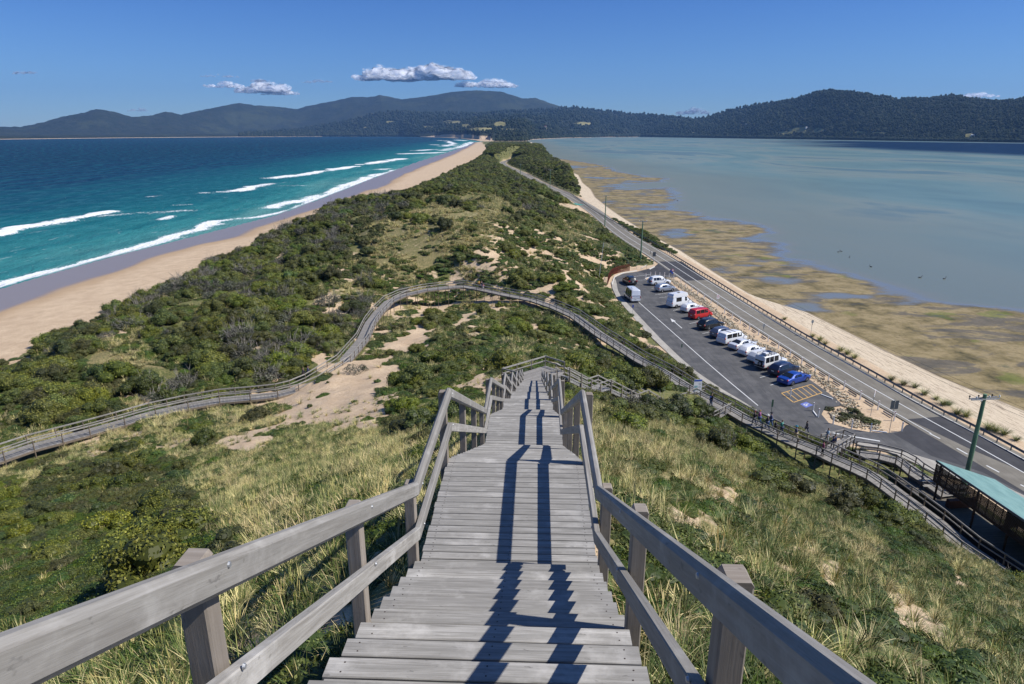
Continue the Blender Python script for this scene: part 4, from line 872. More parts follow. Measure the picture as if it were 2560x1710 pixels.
def crown(seed, kind):
    r = np.random.default_rng(seed); V = []; Fq = []; tone = []; off = 0
    P_ = dict(shrub=(15, 3000, .034, .72, .36), dark=(17, 3200, .032, .85, .34), mat=(18, 2200, .032, .26, .34), heath=(20, 2400, .030, .5, .26), grey=(12, 900, .045, .7, .34), bright=(12,1700,.045,.65,.4))[kind]
    nc, nl, ls, hh, cr = P_
    ang = r.uniform(0, 2*math.pi, nc); rad = np.sqrt(r.random(nc))*.72; cc = np.stack([np.cos(ang)*rad, np.sin(ang)*rad*r.uniform(.7,1), hh*(1-rad**2)*r.uniform(.55,1,nc) - .12], 1)
    rr = cr*r.uniform(.65, 1.25, nc)
    k = r.integers(0, nc, nl); d = r.normal(size=(nl,3)); d /= np.linalg.norm(d, axis=1, keepdims=True); d[:,2] = np.where(d[:,2] < -.3, -d[:,2], d[:,2])
    sq = np.array([1,1,.72]) if kind != 'mat' else np.array([1,1,.42])
    C = cc[k] + d*rr[k][:,None]*sq*r.uniform(.78, 1.12, nl)[:,None]; N = d + r.normal(size=(nl,3))*.55; N /= np.linalg.norm(N, axis=1, keepdims=True)
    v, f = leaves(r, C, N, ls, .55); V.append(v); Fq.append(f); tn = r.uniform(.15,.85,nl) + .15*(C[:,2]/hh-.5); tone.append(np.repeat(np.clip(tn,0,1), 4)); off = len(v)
    # dark rounded cores inside the clumps, so that the crown is not see-through
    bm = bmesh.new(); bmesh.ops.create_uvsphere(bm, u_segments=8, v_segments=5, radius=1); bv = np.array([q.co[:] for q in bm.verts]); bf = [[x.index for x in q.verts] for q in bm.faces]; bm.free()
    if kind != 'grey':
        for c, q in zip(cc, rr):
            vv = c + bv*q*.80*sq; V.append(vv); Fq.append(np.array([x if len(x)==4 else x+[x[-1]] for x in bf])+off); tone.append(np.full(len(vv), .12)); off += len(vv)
    V = np.concatenate(V); Fq = np.concatenate(Fq); return V, Fq, np.concatenate(tone)
def crown_mesh(name, seed, kind, m):
    V, Fq, tone = crown(seed, kind)
    me = bpy.data.meshes.new(name); me.from_pydata(V.tolist(), [], [tuple(dict.fromkeys(f)) for f in Fq.tolist()]); me.materials.append(m)
    a = me.attributes.new('tone', 'FLOAT', 'POINT'); a.data.foreach_set('value', tone.astype(np.float32)); me.update(); return me
def stem_mesh(name, seed, bare=False):
    r = random.Random(seed); b = MB(); n = 13 if bare else 7
    for i in range(n):
        a = r.uniform(0, 6.28); L = r.uniform(.7, 1.15) if bare else r.uniform(.5,.8); p = [Vector((r.uniform(-.05,.05), r.uniform(-.05,.05), -.25))]; d = Vector((math.cos(a)*.8, math.sin(a)*.8, r.uniform(.4,1.1))).normalized()
        for s in range(4): d = (d + Vector((r.uniform(-.35,.35), r.uniform(-.35,.35), r.uniform(-.05,.3)))).normalized(); p.append(p[-1] + d*L*.3)
        b.tube(p, [.032,.026,.018,.011,.005], 4)
        if bare:
            for s in (2,3,4):
                for _ in range(2): e = (d + Vector((r.uniform(-.9,.9), r.uniform(-.9,.9), r.uniform(-.2,.6)))).normalized(); b.tube([p[s], p[s]+e*.18, p[s]+e*.3+Vector((0,0,.05))], [.010,.007,.003], 3, cap=False)
    me = bpy.data.meshes.new(name); me.from_pydata([tuple(v) for v in b.v], [], b.f); me.materials.append(M_TWIG if bare else M_STEM); return me
def grass_mesh(seed, straw, n=64, L=(.35,.9), w=.0085, m=None, lean=.28, seedheads=3):
    r = np.random.default_rng(seed); V = []; Fq = []; T = []
    for i in range(n):
        a = r.uniform(0, 6.283); r0 = r.uniform(0, .14); l = r.uniform(*L); out = r.uniform(.15, 1.0)**1.2; dx, dy = math.cos(a), math.sin(a)
        p = np.array([dx*r0, dy*r0, -.04]); pts = [p]; el = r.uniform(1.0, 1.45)
        for s in range(4):
            el2 = el - out*1.5*((s+1)/4)**1.5; d = np.array([dx*math.cos(el2)-lean*.6*(s/3), dy*math.cos(el2)-lean*.15, math.sin(el2)]); p = p + d*l/4; pts.append(p)
        side = np.array([-dy, dx, 0])*1.0; ww = w*r.uniform(.7,1.3); wd = [1, .95, .8, .5, .08]; o = len(V)
        for q, k in zip(pts, wd): V += [q - side*ww*k, q + side*ww*k]
        for s in range(4): Fq.append([o+2*s, o+2*s+1, o+2*s+3, o+2*s+2])
        t = np.clip((r.random() < straw)*r.uniform(.55,1) + r.uniform(0,.35), 0, 1); T += [np.clip(t + (s-2)*.06, 0, 1) for s in range(5) for _ in (0,1)]
    for i in range(seedheads):
        x, y = r.uniform(-.1,.1,2); h = r.uniform(.85,1.1)*L[1]; tx = r.uniform(-.2,.1); o = len(V)
        for (zz, k) in ((0,.004),(h*.8,.003),(h*.85,.011),(h,.006)): V += [np.array([x+tx*zz-k, y, zz]), np.array([x+tx*zz+k, y, zz])]
        Fq += [[o,o+1,o+3,o+2],[o+2,o+3,o+5,o+4],[o+4,o+5,o+7,o+6]]; T += [.8]*8
    me = np_mesh('tussock', np.array(V), np.array(Fq), [m or ML_GRASS], {'tone': np.array(T)}, smooth=False); return me
def scatter(name, meshes, X, Y, Z, S, rs, squash=None, tilt=.12):
    """one mass of plants nobody could count: a point cloud that carries instanced plants"""
    c = bpy.data.collections.new(name + '_plants')
    for i, me in enumerate(meshes): c.objects.link(bpy.data.objects.new('%s_%02d' % (name, i), me))
    me = bpy.data.meshes.new(name); n = len(X); me.vertices.add(n); me.vertices.foreach_set('co', np.stack([X,Y,Z],-1).astype(np.float32).ravel())
    rot = np.stack([rs.uniform(-tilt,tilt,n), rs.uniform(-tilt,tilt,n), rs.uniform(0,6.283,n) if tilt < .3 else rs.uniform(-.9,.9,n)], -1); a = me.attributes.new('rotv','FLOAT_VECTOR','POINT'); a.data.foreach_set('vector', rot.astype(np.float32).ravel())
    sq = rs.uniform(.75,1.25,n) if squash is None else squash; sv = np.stack([S*rs.uniform(.85,1.15,n), S*rs.uniform(.85,1.15,n), S*sq], -1); a = me.attributes.new('sclv','FLOAT_VECTOR','POINT'); a.data.foreach_set('vector', sv.astype(np.float32).ravel())
    a = me.attributes.new('pick','INT','POINT'); a.data.foreach_set('value', rs.integers(0, len(meshes), n).astype(np.int32))
    o = link(name, me); g = bpy.data.node_groups.new(name, 'GeometryNodeTree'); g.interface.new_socket('Geometry', in_out='INPUT', socket_type='NodeSocketGeometry'); g.interface.new_socket('Geometry', in_out='OUTPUT', socket_type='NodeSocketGeometry')
    N = g.nodes; gi = N.new('NodeGroupInput'); go = N.new('NodeGroupOutput'); ip = N.new('GeometryNodeInstanceOnPoints'); ci = N.new('GeometryNodeCollectionInfo'); ci.inputs['Collection'].default_value = c; ci.inputs['Separate Children'].default_value = True; ci.inputs['Reset Children'].default_value = True
    def na(nm, t): q = N.new('GeometryNodeInputNamedAttribute'); q.data_type = t; q.inputs['Name'].default_value = nm; return q.outputs['Attribute']
    L = g.links; L.new(gi.outputs[0], ip.inputs['Points']); L.new(ci.outputs[0], ip.inputs['Instance']); ip.inputs['Pick Instance'].default_value = True
    L.new(na('pick','INT'), ip.inputs['Instance Index']); L.new(na('rotv','FLOAT_VECTOR'), ip.inputs['Rotation']); L.new(na('sclv','FLOAT_VECTOR'), ip.inputs['Scale']); L.new(ip.outputs[0], go.inputs[0])
    md = o.modifiers.new('scatter', 'NODES'); md.node_group = g; return tag(o, kind='stuff')
_sx, _sy = -math.sin(AX), math.cos(AX)
BWL = [q[:2] for q in bwp]; L2 = [(4.75,60.0),(19.6,72.6)]; BW2 = [q[:2] for q in Pl([(2143,1133),(2245,1152),(2289,1183),(2372,1240)], 4.4)]
def clear_of(X, Y, pad):
    lat = (X+.25)*_sy - Y*_sx; k = (np.abs(lat) > 1.0+pad) | (Y > 58)
    for ln, w in ((BWL, 1.05), (L2, .75), (BW2, 1.0)): k &= poly_dist(X, Y, ln) > w + pad
    k &= ~in_poly(X, Y, [(1-pad,57.5),(-1.2-pad,59.2),(3.4,63.2+pad),(5.4+pad,61),(4.4,58.5)])
    k &= ~in_poly(X, Y, [q[:2] for q in (S(-5-pad,-2.0-pad,0), S(-5-pad,5,0), S(30,5,0), S(30,-2.0-pad,0))])
    return k & ~((np.abs(X-21.6) < 3+pad) & (np.abs(Y-73.6) < 2.2))
rs = np.random.default_rng(11)
def sample(n, y0, y1, pw=1.0):
    """random ground points between two distances that lie in or near the view, with what grows there and the ground area each stands for"""
    Y = rs.uniform(y0**pw, y1**pw, n)**(1/pw) if y0 > 0 else y0 + (y1-y0)*rs.random(n)
    wL = np.maximum(-1.05*(Y+16), np.interp(Y, [0,90,150,400,3000], [-1e3,-92,-85,-75,-75])); wR = np.minimum(1.0*(Y+14), np.interp(Y, [0,90,400,3000], [60,48,60,70])); X = wL + (wR-wL)*rs.random(n)
    area = (wR-wL)*(y1-y0)/n if y0 <= 0 or pw == 1 else (wR-wL)*Y/(n*pw)*(1-(y0/Y1(y1))**0) if False else (wR-wL)*(y1-y0)/n
    return X, Y, area
def candidates(n, y0, y1):
    X, Y, area = sample(n, y0, y1); Z = height(X, Y); t = vtype(X, Y, Z); return X, Y, Z, t, area
dens = lambda t, d: np.array([d.get(TYPES[k], 0.) for k in range(len(TYPES))])[t]
def pick(c, d, pad, clump=0.0, cs=1.5, cap=None):
    X, Y, Z, t, area = c; pr = dens(t, d)*area*np.where(poly_dist(X, Y, ZPOLY, True) < 1.2, 0, 1)
    if clump: pr = pr*sstep(.5-clump*.5, .5+clump*.3, fbm(X/cs+40, Y/cs+7, 3))*2.0
    k = (rs.random(len(X)) < pr) & clear_of(X, Y, pad); return X[k], Y[k], Z[k], t[k]
GR = [grass_mesh(s, .62) for s in range(4)]; GG = [grass_mesh(20+s, .28, m=ML_GRASSG) for s in range(4)]
cn = candidates(150000, -2, 62)
g1 = pick(cn, dict(g=6.8, G=2.6, s=.25, o=1.2, m=.12, h=.35), .12, .6, 2.2); g2 = pick(cn, dict(g=3.5, G=6.0, s=.35, o=1.2, m=.15, h=.25), .12, .7, 1.6)
cm = candidates(60000, 62, 300)
g3 = pick(cm, dict(g=2.2, G=2.2, o=.45, s=.03, h=.15, d=.06, r=.12, m=.15), .3, .4, 5)
cat_ = lambda a, b: tuple(np.concatenate([x, y]) for x, y in zip(a, b))
s1 = rs.uniform(.34,.78,len(g1[0])); s3 = rs.uniform(.8,1.5,len(g3[0])); ga = cat_(g1, g3)
scatter('marram_grass', GR, ga[0], ga[1], ga[2]-.03, np.concatenate([s1, s3]), rs)
scatter('green_grass', GG, g2[0], g2[1], g2[2]-.03, rs.uniform(.34,.78,len(g2[0])), rs)
# creeping leafy cover
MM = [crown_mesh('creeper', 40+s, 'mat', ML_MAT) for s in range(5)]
m1 = pick(cn, dict(m=6.5, G=3.2, g=1.5, o=.5, h=.7, s=.03, d=1.2), .35, .45, 2.6); m2 = pick(cm, dict(m=1.8, o=.75, d=.5, h=.5, r=.3, s=.012, G=.3, g=.12), .6, .5, 5)
mm = cat_(m1, m2); msz = np.concatenate([rs.uniform(.35,.75,len(m1[0])), rs.uniform(.7,1.5,len(m2[0]))]); scatter('creeping_ground_cover', MM, mm[0], mm[1], mm[2], msz, rs, squash=rs.uniform(.7,1.5,len(msz)))
MH = [crown_mesh('heath', 60+s, 'heath', ML_HEATH) for s in range(4)]
h1 = pick(cn, dict(h=3.4, m=.25), .4, .3, 3); h2 = pick(cm, dict(h=.8, r=.15, d=.1), .7, .3, 5); hh_ = cat_(h1, h2); hs_ = np.concatenate([rs.uniform(.4,.8,len(h1[0])), rs.uniform(.8,1.5,len(h2[0]))]); scatter('heath_cover', MH, hh_[0], hh_[1], hh_[2], hs_, rs)
# shrubs
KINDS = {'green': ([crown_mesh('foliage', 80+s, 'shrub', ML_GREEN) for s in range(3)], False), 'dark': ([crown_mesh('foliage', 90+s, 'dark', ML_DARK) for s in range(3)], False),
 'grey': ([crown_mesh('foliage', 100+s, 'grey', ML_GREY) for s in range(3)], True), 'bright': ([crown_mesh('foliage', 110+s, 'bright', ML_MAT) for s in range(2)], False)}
STM = [stem_mesh('stem', s) for s in range(2)]; STB = [stem_mesh('bare_stem', 10+s, True) for s in range(3)]
q1 = pick(cn, dict(d=.95, h=.12, r=.4, m=.05, o=.03), .8, .3, 7); q2 = pick(cm, dict(d=.38, r=.38, m=.09, o=.065, h=.06, g=.01, s=.008), 1.0, .28, 6)
cf = candidates(60000, 300, 2700); q3 = pick(cf, dict(d=.09), 3); qq = cat_(cat_(q1, q2), q3); n1, n2, n3 = len(q1[0]), len(q2[0]), len(q3[0])
rdq = poly_dist(qq[0], qq[1], ROADC); zq = poly_dist(qq[0], qq[1], ZPOLY, True)
kq = (rdq > 5.5) & (zq > 2.2); qq = tuple(v[kq] for v in qq); n1, n2, n3 = kq[:n1].sum(), kq[n1:n1+n2].sum(), kq[n1+n2:].sum(); rdq = rdq[kq]; zq = zq[kq]
sz = np.concatenate([rs.uniform(.6,1.5,n1), .6+2.4*rs.random(n2)**2.1, rs.uniform(2,4.2,n3)])
bq = poly_dist(qq[0], qq[1], BWL); sz = np.minimum(sz, np.maximum(.5, .42*(bq-.4))); sz = sz*np.where(np.isin(qq[3], [2]), .5, 1)*np.where(qq[3] == 3, .85, 1); sz = np.minimum(sz, np.maximum(.5, .35*(rdq-4))); sz = np.minimum(sz, np.maximum(.45, .38*zq)); sz = np.where((qq[1] > 95) & (qq[1] < 300) & (qq[0] < -20), sz*1.0, sz)
sp_ = np.array(['dark']*len(sz), dtype=object); rr_ = rs.random(len(sz)); T_ = qq[3]
gq = fbm(qq[0]/18+4, qq[1]/18+4, 2); sp_[(T_ == 7) & (rr_ < .45)] = 'green'; sp_[(T_ == 6) | (T_ == 3)] = 'green'; sp_[(T_ == 9) & (rr_ < .48)] = 'grey'; sp_[(T_ == 9) & (rr_ > .65)] = 'green'; sp_[(rr_ > .93)] = 'bright'; sp_[(T_ == 7) & (rr_ > .47) & (rr_ < .51)] = 'grey'
px_, py_, D_ = proj(qq[0], qq[1], qq[2]+.5)
fr = (px_ > -30) & (px_ < 2590) & (py_ < 1730) & (py_ > 340)
# what nearer ground hides is left out of the individual count
vis = np.ones(len(sz), bool)
for f in np.linspace(.15, .93, 14): xx, yy = qq[0]*f, qq[1]*f; zz = CZ + (qq[2]+sz*.7-CZ)*f; vis &= height(xx, yy, False) < zz + .15
score = np.where(fr & vis, sz/D_, 0); order = np.argsort(-score); IND = order[:290]
def zone(px, py, X, Y):
    if Y < 57 and X < 0: return 'on the slope left of the long staircase', 'the slope left of the staircase'
    if Y < 60: return 'on the slope right of the long staircase', 'the slope right of the staircase'
    if X > 3 and Y < 100 and poly_dist(np.array([X]), np.array([Y]), BWL)[0] < 25 and X < np.interp(Y, [60,74,90,120], [30,22,14,5]): return 'between the lower staircase and the boardwalk', 'the hollow by the lower staircase'
    k = in_poly(np.array([X]), np.array([Y]), BWL)[0]
    if k: return 'in the hollow inside the boardwalk loop', 'the hollow inside the loop'
    if X < -8 and Y < 150 : return 'in the scrub between the boardwalk and the surf beach', 'the scrub on the surf side'
    if X > 14 and Y < 150: return 'between the boardwalk and the car park', 'the strip above the car park'
    return 'on the dunes beyond the boardwalk loop', 'the dunes beyond the loop'
ADJ = dict(green='rounded mid green shrub', dark='dense dark green shrub', grey='grey twiggy half bare shrub', bright='bright yellowish green shrub')
PRO = {}
for k_, (ms_, bare) in KINDS.items():
    for j, me in enumerate(ms_): PRO[(k_, j)] = (me, (STB if bare else STM)[j % 2])
for i in IND:
    k_ = sp_[i]; j = int(rs.integers(0, len(KINDS[k_][0]))); o = empty('shrub', (qq[0][i], qq[1][i], qq[2][i]), rs.uniform(0,6.28)); s = sz[i]; o.scale = (s*rs.uniform(.9,1.1), s*rs.uniform(.9,1.1), s*rs.uniform(.75,1.2))
    zl, gl = zone(px_[i], py_[i], qq[0][i], qq[1][i]); tag(o, ADJ[k_] + ' ' + zl, 'shrub', ADJ[k_] + 's, ' + gl)
    link('foliage', PRO[(k_, j)][0], o); link('stem', PRO[(k_, j)][1], o)
rest = order[290:]
for k_ in KINDS:
    ii = np.array([i for i in rest if sp_[i] == k_]); scatter({'green':'green_scrub','dark':'dark_scrub','grey':'grey_scrub','bright':'bright_scrub'}[k_], KINDS[k_][0], qq[0][ii], qq[1][ii], qq[2][ii], sz[ii], rs)
    if k_ == 'grey': ii = ii[::2]; scatter('bare_scrub_branches', STB, qq[0][ii], qq[1][ii], qq[2][ii], sz[ii], rs)
# tussocks behind the guard rail and plants on the rock island
TB = [grass_mesh(300+s, .35, 230, (.6,1.25), .009, ML_GRASSG, lean=.1, seedheads=0) for s in range(3)]
for k, (a, b, s) in enumerate([(1961,800,.9),(2031,843,.9),(2050,853,1.2),(2062,862,1.1),(2101,879,1.2),(2118,887,1.3),(2135,897,1.2),(2228,952,1.1),(2258,964,1.2),(2287,969,1.1),(2311,988,1.2),(2340,999,.9),(2358,1014,1.2),(2372,1012,1.0),(2392,1037,1.3),(2415,1043,1.2),(2470,1076,1.3),(2488,1080,1.2),(2510,1088,1.2),(2540,1103,.8)]):
    z = 2.3; q = P(a, b, z); q.z = H(q.x, q.y); o = bpy.data.objects.new('grass_tussock', TB[k % 3]); COL.objects.link(o); o.location = q; o.rotation_euler.z = k*1.7; o.scale = (s*1.25, s*1.25, s*.85)
    tag(o, 'bushy green grass tussock on the sand just behind the dark guard rail', 'grass tussock', 'tussocks behind the guard rail')
for a, b, s in [(2135,1031,1.3),(2120,1040,1.1),(2148,1046,1.1),(2170,1053,1.2),(2187,1057,1.0),(2074,1022,.8),(2105,1048,.9)]:
    q = P(a, b, 2.5); o = empty('island_shrub', (q.x, q.y, 2.45), a); o.scale = (s*1.2, s, s*.8); tag(o, 'low brown green bush on the rocky island at the car park exit', 'shrub', 'bushes on the rocky island')
    link('foliage', MH[a % 4], o); link('stem', STM[0], o)
# broken rock along the car park berm
rb = np.random.default_rng(5); RL = [q for q in Pl([(1665,694),(1695,712),(1720,730),(1752,754),(1790,787),(1822,812),(1870,850),(1925,872),(1975,905),(2035,943),(2075,972),(2112,1003),(2125,1030)], 2.5)]
pts = [line_at(RL, s) for s in rb.uniform(0, sum((c-a).length for a, c in zip(RL, RL[1:])), 2800)]
isl = Pl([(2070,1030),(2085,1050),(2130,1066),(2180,1075),(2215,1076),(2200,1062),(2150,1040),(2100,1020)], 2.5)
X = np.array([p.x for p in pts]) + rb.normal(0, .55, len(pts)) + .4; Y = np.array([p.y for p in pts]) + rb.normal(0, .4, len(pts))
xi = rb.uniform(38, 52, 6000); yi = rb.uniform(60, 86, 6000); k = in_poly(xi, yi, [q[:2] for q in isl]); X = np.concatenate([X, xi[k][:900]]); Y = np.concatenate([Y, yi[k][:900]])
bm = bmesh.new(); bmesh.ops.create_icosphere(bm, subdivisions=1, radius=1); v0 = np.array([v.co[:] for v in bm.verts]); f0 = np.array([[v.index for v in f.verts] for f in bm.faces]); bm.free(); n = len(X)
V = v0[None]*(rb.uniform(.05,.17,(n,1,1))*rb.uniform(.6,1.3,(n,1,3))*np.array([1.15,1.15,.7]))*(1+.5*(rb.random((n,12,1))-.5)) + np.stack([X,Y,np.full(n,2.50)],-1)[:,None]
mr = mat('buff_rock', rough=.9); nr = NT(mr); nr.base(nr.ramp(nr.attr('tone').outputs['Fac'], [(0,(.20,.17,.12)),(.5,(.40,.34,.23)),(1,(.56,.50,.39))]))
me = np_mesh('rocks', V.reshape(-1,3), (f0[None]+(np.arange(n)*12)[:,None,None]).reshape(-1,3), [mr], {'tone': np.repeat(rb.random(n), 12)}, smooth=False); tag(link('rocks', me), kind='stuff')
# ------------------------------------------------------------------ vehicles
def M_paint(name, c, metal=.0, rough=.28): m = mat(name, c, rough, metal); m.node_tree.nodes['Principled BSDF'].inputs['Coat Weight'].default_value = .6; return m
PW = M_paint('white_car_paint', (.78,.79,.80)); PS = M_paint('silver_car_paint', (.42,.45,.50), .5); PK = M_paint('black_car_paint', (.012,.014,.018)); PR = M_paint('red_car_paint', (.55,.018,.02)); PB = M_paint('blue_car_paint', (.012,.06,.34), .2); PD = M_paint('dark_blue_car_paint', (.025,.035,.075), .4); PG = M_paint('grey_blue_car_paint', (.14,.16,.22), .5); PWP = M_paint('pearl_white_car_paint', (.66,.69,.74), .1)
GLASS = mat('dark_car_glass', (.012,.014,.016), .08, 0, .8); TYRE = mat('tyre_rubber', (.018,.018,.018), .85); RIM = mat('alloy_rim', (.45,.46,.48), .35, .8); BLK = mat('black_plastic', (.02,.02,.022), .6); RED = mat('red_lamp_glass', (.45,.012,.012), .25); LAMP = mat('clear_lamp_glass', (.75,.77,.80), .15); PLATE = mat('number_plate', (.75,.75,.72), .5); CHR = mat('chrome', (.6,.6,.62), .2, .9)
def wheel(r, w=.22):
    """tyre and rim meshes around their own centre, axle along y"""
    out = []
    for prof, m, nm in (([(r*.62,-w/2),(r*.9,-w/2),(r,-w/2+.03),(r,w/2-.03),(r*.9,w/2),(r*.62,w/2)], TYRE, 'tyre'), ([(0,-w/2+.03),(r*.2,-w/2+.005),(r*.62,-w/2+.02),(r*.62,w/2-.02),(r*.2,w/2-.005),(0,w/2-.03)], RIM, 'rim')):
        b = MB(); n = 20; vs = []; k = len(prof)
        for j in range(n): a = 2*math.pi*j/n; vs += [(math.cos(a)*q, y, math.sin(a)*q) for q, y in prof]
        b.add(vs, [(j*k+i, j*k+i+1, ((j+1)%n)*k+i+1, ((j+1)%n)*k+i) for j in range(n) for i in range(k-1)])
        if nm == 'rim':
            for sd in (-1,1):
                for q in range(5): a = q*1.2566; b.beam((math.cos(a)*r*.12, sd*(w/2-.004), math.sin(a)*r*.12), (math.cos(a)*r*.6, sd*(w/2+.004), math.sin(a)*r*.6), .05, .018, up=(0,1,0), ch=.004)
        o = b.build(nm, m, None, smooth=True); me = o.data; bpy.data.objects.remove(o); out.append(me)
    return out
WH = {}
def get_wheel(r):
    if r not in WH: WH[r] = wheel(r)
    return WH[r]
def vehicle(name, label, cat, pos, heading, paint, st, W, axles, wr=.34, side=(), ws=(0,1), rw=(-2,-1), tail_z=(.8,1.0), head_z=(.62,.8), sc=1.0, extra=None, panel=False, tailw=.16, mirrors=True):
    """st: stations (x, z_bottom, z_belt, z_roof, half width, half roof width) from rear to front; x forward"""
    root = empty(name, pos, heading); root.scale = (sc,)*3; tag(root, label, cat)
    b = MB(); secs = []; hw = W/2
    def sec(x, zb, zt, zr, w, rw_):
        return [(x, w*.80, zb), (x, w*.97, zb+.06), (x, w, zb+(zt-zb)*.42), (x, w*.985, zb+(zt-zb)*.8), (x, w*.955, zt), (x, rw_+.02, zr-.10 if zr-zt > .25 else zr-.02*(zr-zt)), (x, rw_*.86, zr-.015), (x, rw_*.45, zr+.012), (x, 0, zr+.018)]
    for s in st: h = sec(*s); secs.append(h + [(x, -y, z) for x, y, z in h[-2::-1]])
    k = len(secs[0]); vs = [v for s in secs for v in s]; n = len(secs)
    fs = [(i*k+j, (i+1)*k+j, (i+1)*k+j+1, i*k+j+1) for i in range(n-1) for j in range(k-1)] + [((i+1)*k, i*k, i*k+k-1, (i+1)*k+k-1) for i in range(n-1)] + [tuple(range(k)), tuple(range((n-1)*k, n*k))[::-1]]
    b.add(vs, fs); body = b.build('body', paint, root, smooth=True)
    bm = bmesh.new(); bm.from_mesh(body.data); bmesh.ops.recalc_face_normals(bm, faces=bm.faces); 
    for f in bm.faces: f.smooth = len(f.verts) == 4
    bm.to_mesh(body.data); bm.free()
    sub = body.modifiers.new('edge', 'BEVEL'); sub.width = .035; sub.segments = 2; sub.limit_method = 'ANGLE'; sub.angle_limit = R(28)
    xs = [s[0] for s in st]
    def at(x, c): return float(np.interp(x, xs, [s[c] for s in st]))
    def sidept(x, f, sd):
        zt, zr, w, r_ = at(x,2), at(x,3), at(x,4), at(x,5); y = w*.955*(1-f) + (r_+.02)*f; z = zt*(1-f) + (zr-.10)*f
        return Vector((x, sd*(y+.012), z))
    for sd in (-1, 1):
        for a, c in side:
            m = MB(); g = .04
            p = [sidept(a+(.0), .06, sd), sidept(c, .06, sd), sidept(c-.0, .90, sd), sidept(a, .90, sd)]
            # keep the glass below a falling roof line
            m.quad(*(p if sd < 0 else p[::-1])); m.build('side_window', GLASS, root)
    def screen(i0, i1, nm):
        a, c = st[i0], st[i1]      # a: roof end, c: belt end
        ra, rc = Vector((a[0], 0, a[3]+.0)), Vector((c[0], 0, max(c[2], c[3] if c[3]-c[2] < .2 else c[2]))); out = (rc-ra).normalized().cross(Vector((0,1,0))); out = out if out.z > 0 or abs(out.z) < .02 and out.x*(c[0]-a[0]) > 0 else -out
        if out.x*(c[0]-a[0]) < 0: out = -out
        t0, t1 = ra.lerp(rc, .10) + out*.03, ra.lerp(rc, .93) + out*.03
        m = MB(); m.quad(t0+Vector((0,a[5]*.82,0)), t0-Vector((0,a[5]*.82,0)), t1-Vector((0,c[4]*.82,0)), t1+Vector((0,c[4]*.82,0))); m.build(nm, GLASS, root)
    screen(*ws, 'windscreen'); screen(*rw, 'rear_window')
    x0, x1 = xs[0], xs[-1]; w0 = st[0][4]; w1 = st[-1][4]
    for sd in (-1, 1):
        m = MB(); m.beam((x0-.015, sd*(w0*.93), (tail_z[0]+tail_z[1])/2), (x0+.12, sd*(w0*.95), (tail_z[0]+tail_z[1])/2), tailw, tail_z[1]-tail_z[0], ch=.02); m.build('tail_light', RED, root)
        m = MB(); m.beam((x1-.16, sd*(w1*.84), sum(head_z)/2), (x1+.012, sd*(w1*.80), sum(head_z)/2), .30, head_z[1]-head_z[0], ch=.03); m.build('headlight', LAMP, root)
        if mirrors:
            xm = st[ws[1]][0] - .25; zm = at(xm, 2)+.06; ym = at(xm, 4); m = MB(); m.beam((xm, sd*(ym*.93), zm), (xm, sd*(ym+.20), zm+.02), .10, .15, ch=.02); m.build('mirror', paint if sc else BLK, root)
        for ax in axles:
            wo = empty('wheel', (ax, sd*(hw-.115), wr)); wo.parent = root; ty, ri = get_wheel(wr); link('tyre', ty, wo); link('rim', ri, wo)
            m = MB(); q = []; R_ = wr*1.17
            for j in range(13): t = math.pi*j/12; q.append((ax+math.cos(t)*R_, math.sin(t)*R_+wr*.94))
            yy = sd*(hw*.992+.006); vs = [(x, yy, z) for x, z in q] + [(x, yy, wr*.7) for x in (ax-R_, ax+R_)]; m.add(vs, [tuple(range(15))]); m.build('wheel_arch', BLK, root)
    zb = st[0][1]; m = MB(); m.beam((x0-.04, -w0*.9, zb+.16), (x0-.04, w0*.9, zb+.16), .10, .20, ch=.03); m.build('bumper', BLK if panel else paint, root)
    m = MB(); m.beam((x1-.02, -w1*.85, st[-1][1]+.10), (x1-.02, w1*.85, st[-1][1]+.10), .10, .18, ch=.03); m.build('bumper', BLK, root)
    m = MB(); m.beam((x0-.03, -.2, tail_z[0]-.06), (x0-.03, .2, tail_z[0]-.06), .03, .12); m.build('number_plate', PLATE, root)
    m = MB(); m.beam((x1+.015, -.35, sum(head_z)/2-.02), (x1+.015, .35, sum(head_z)/2-.02), .03, .12); m.build('grille', BLK, root)
    if extra: extra(root, at)
    return root
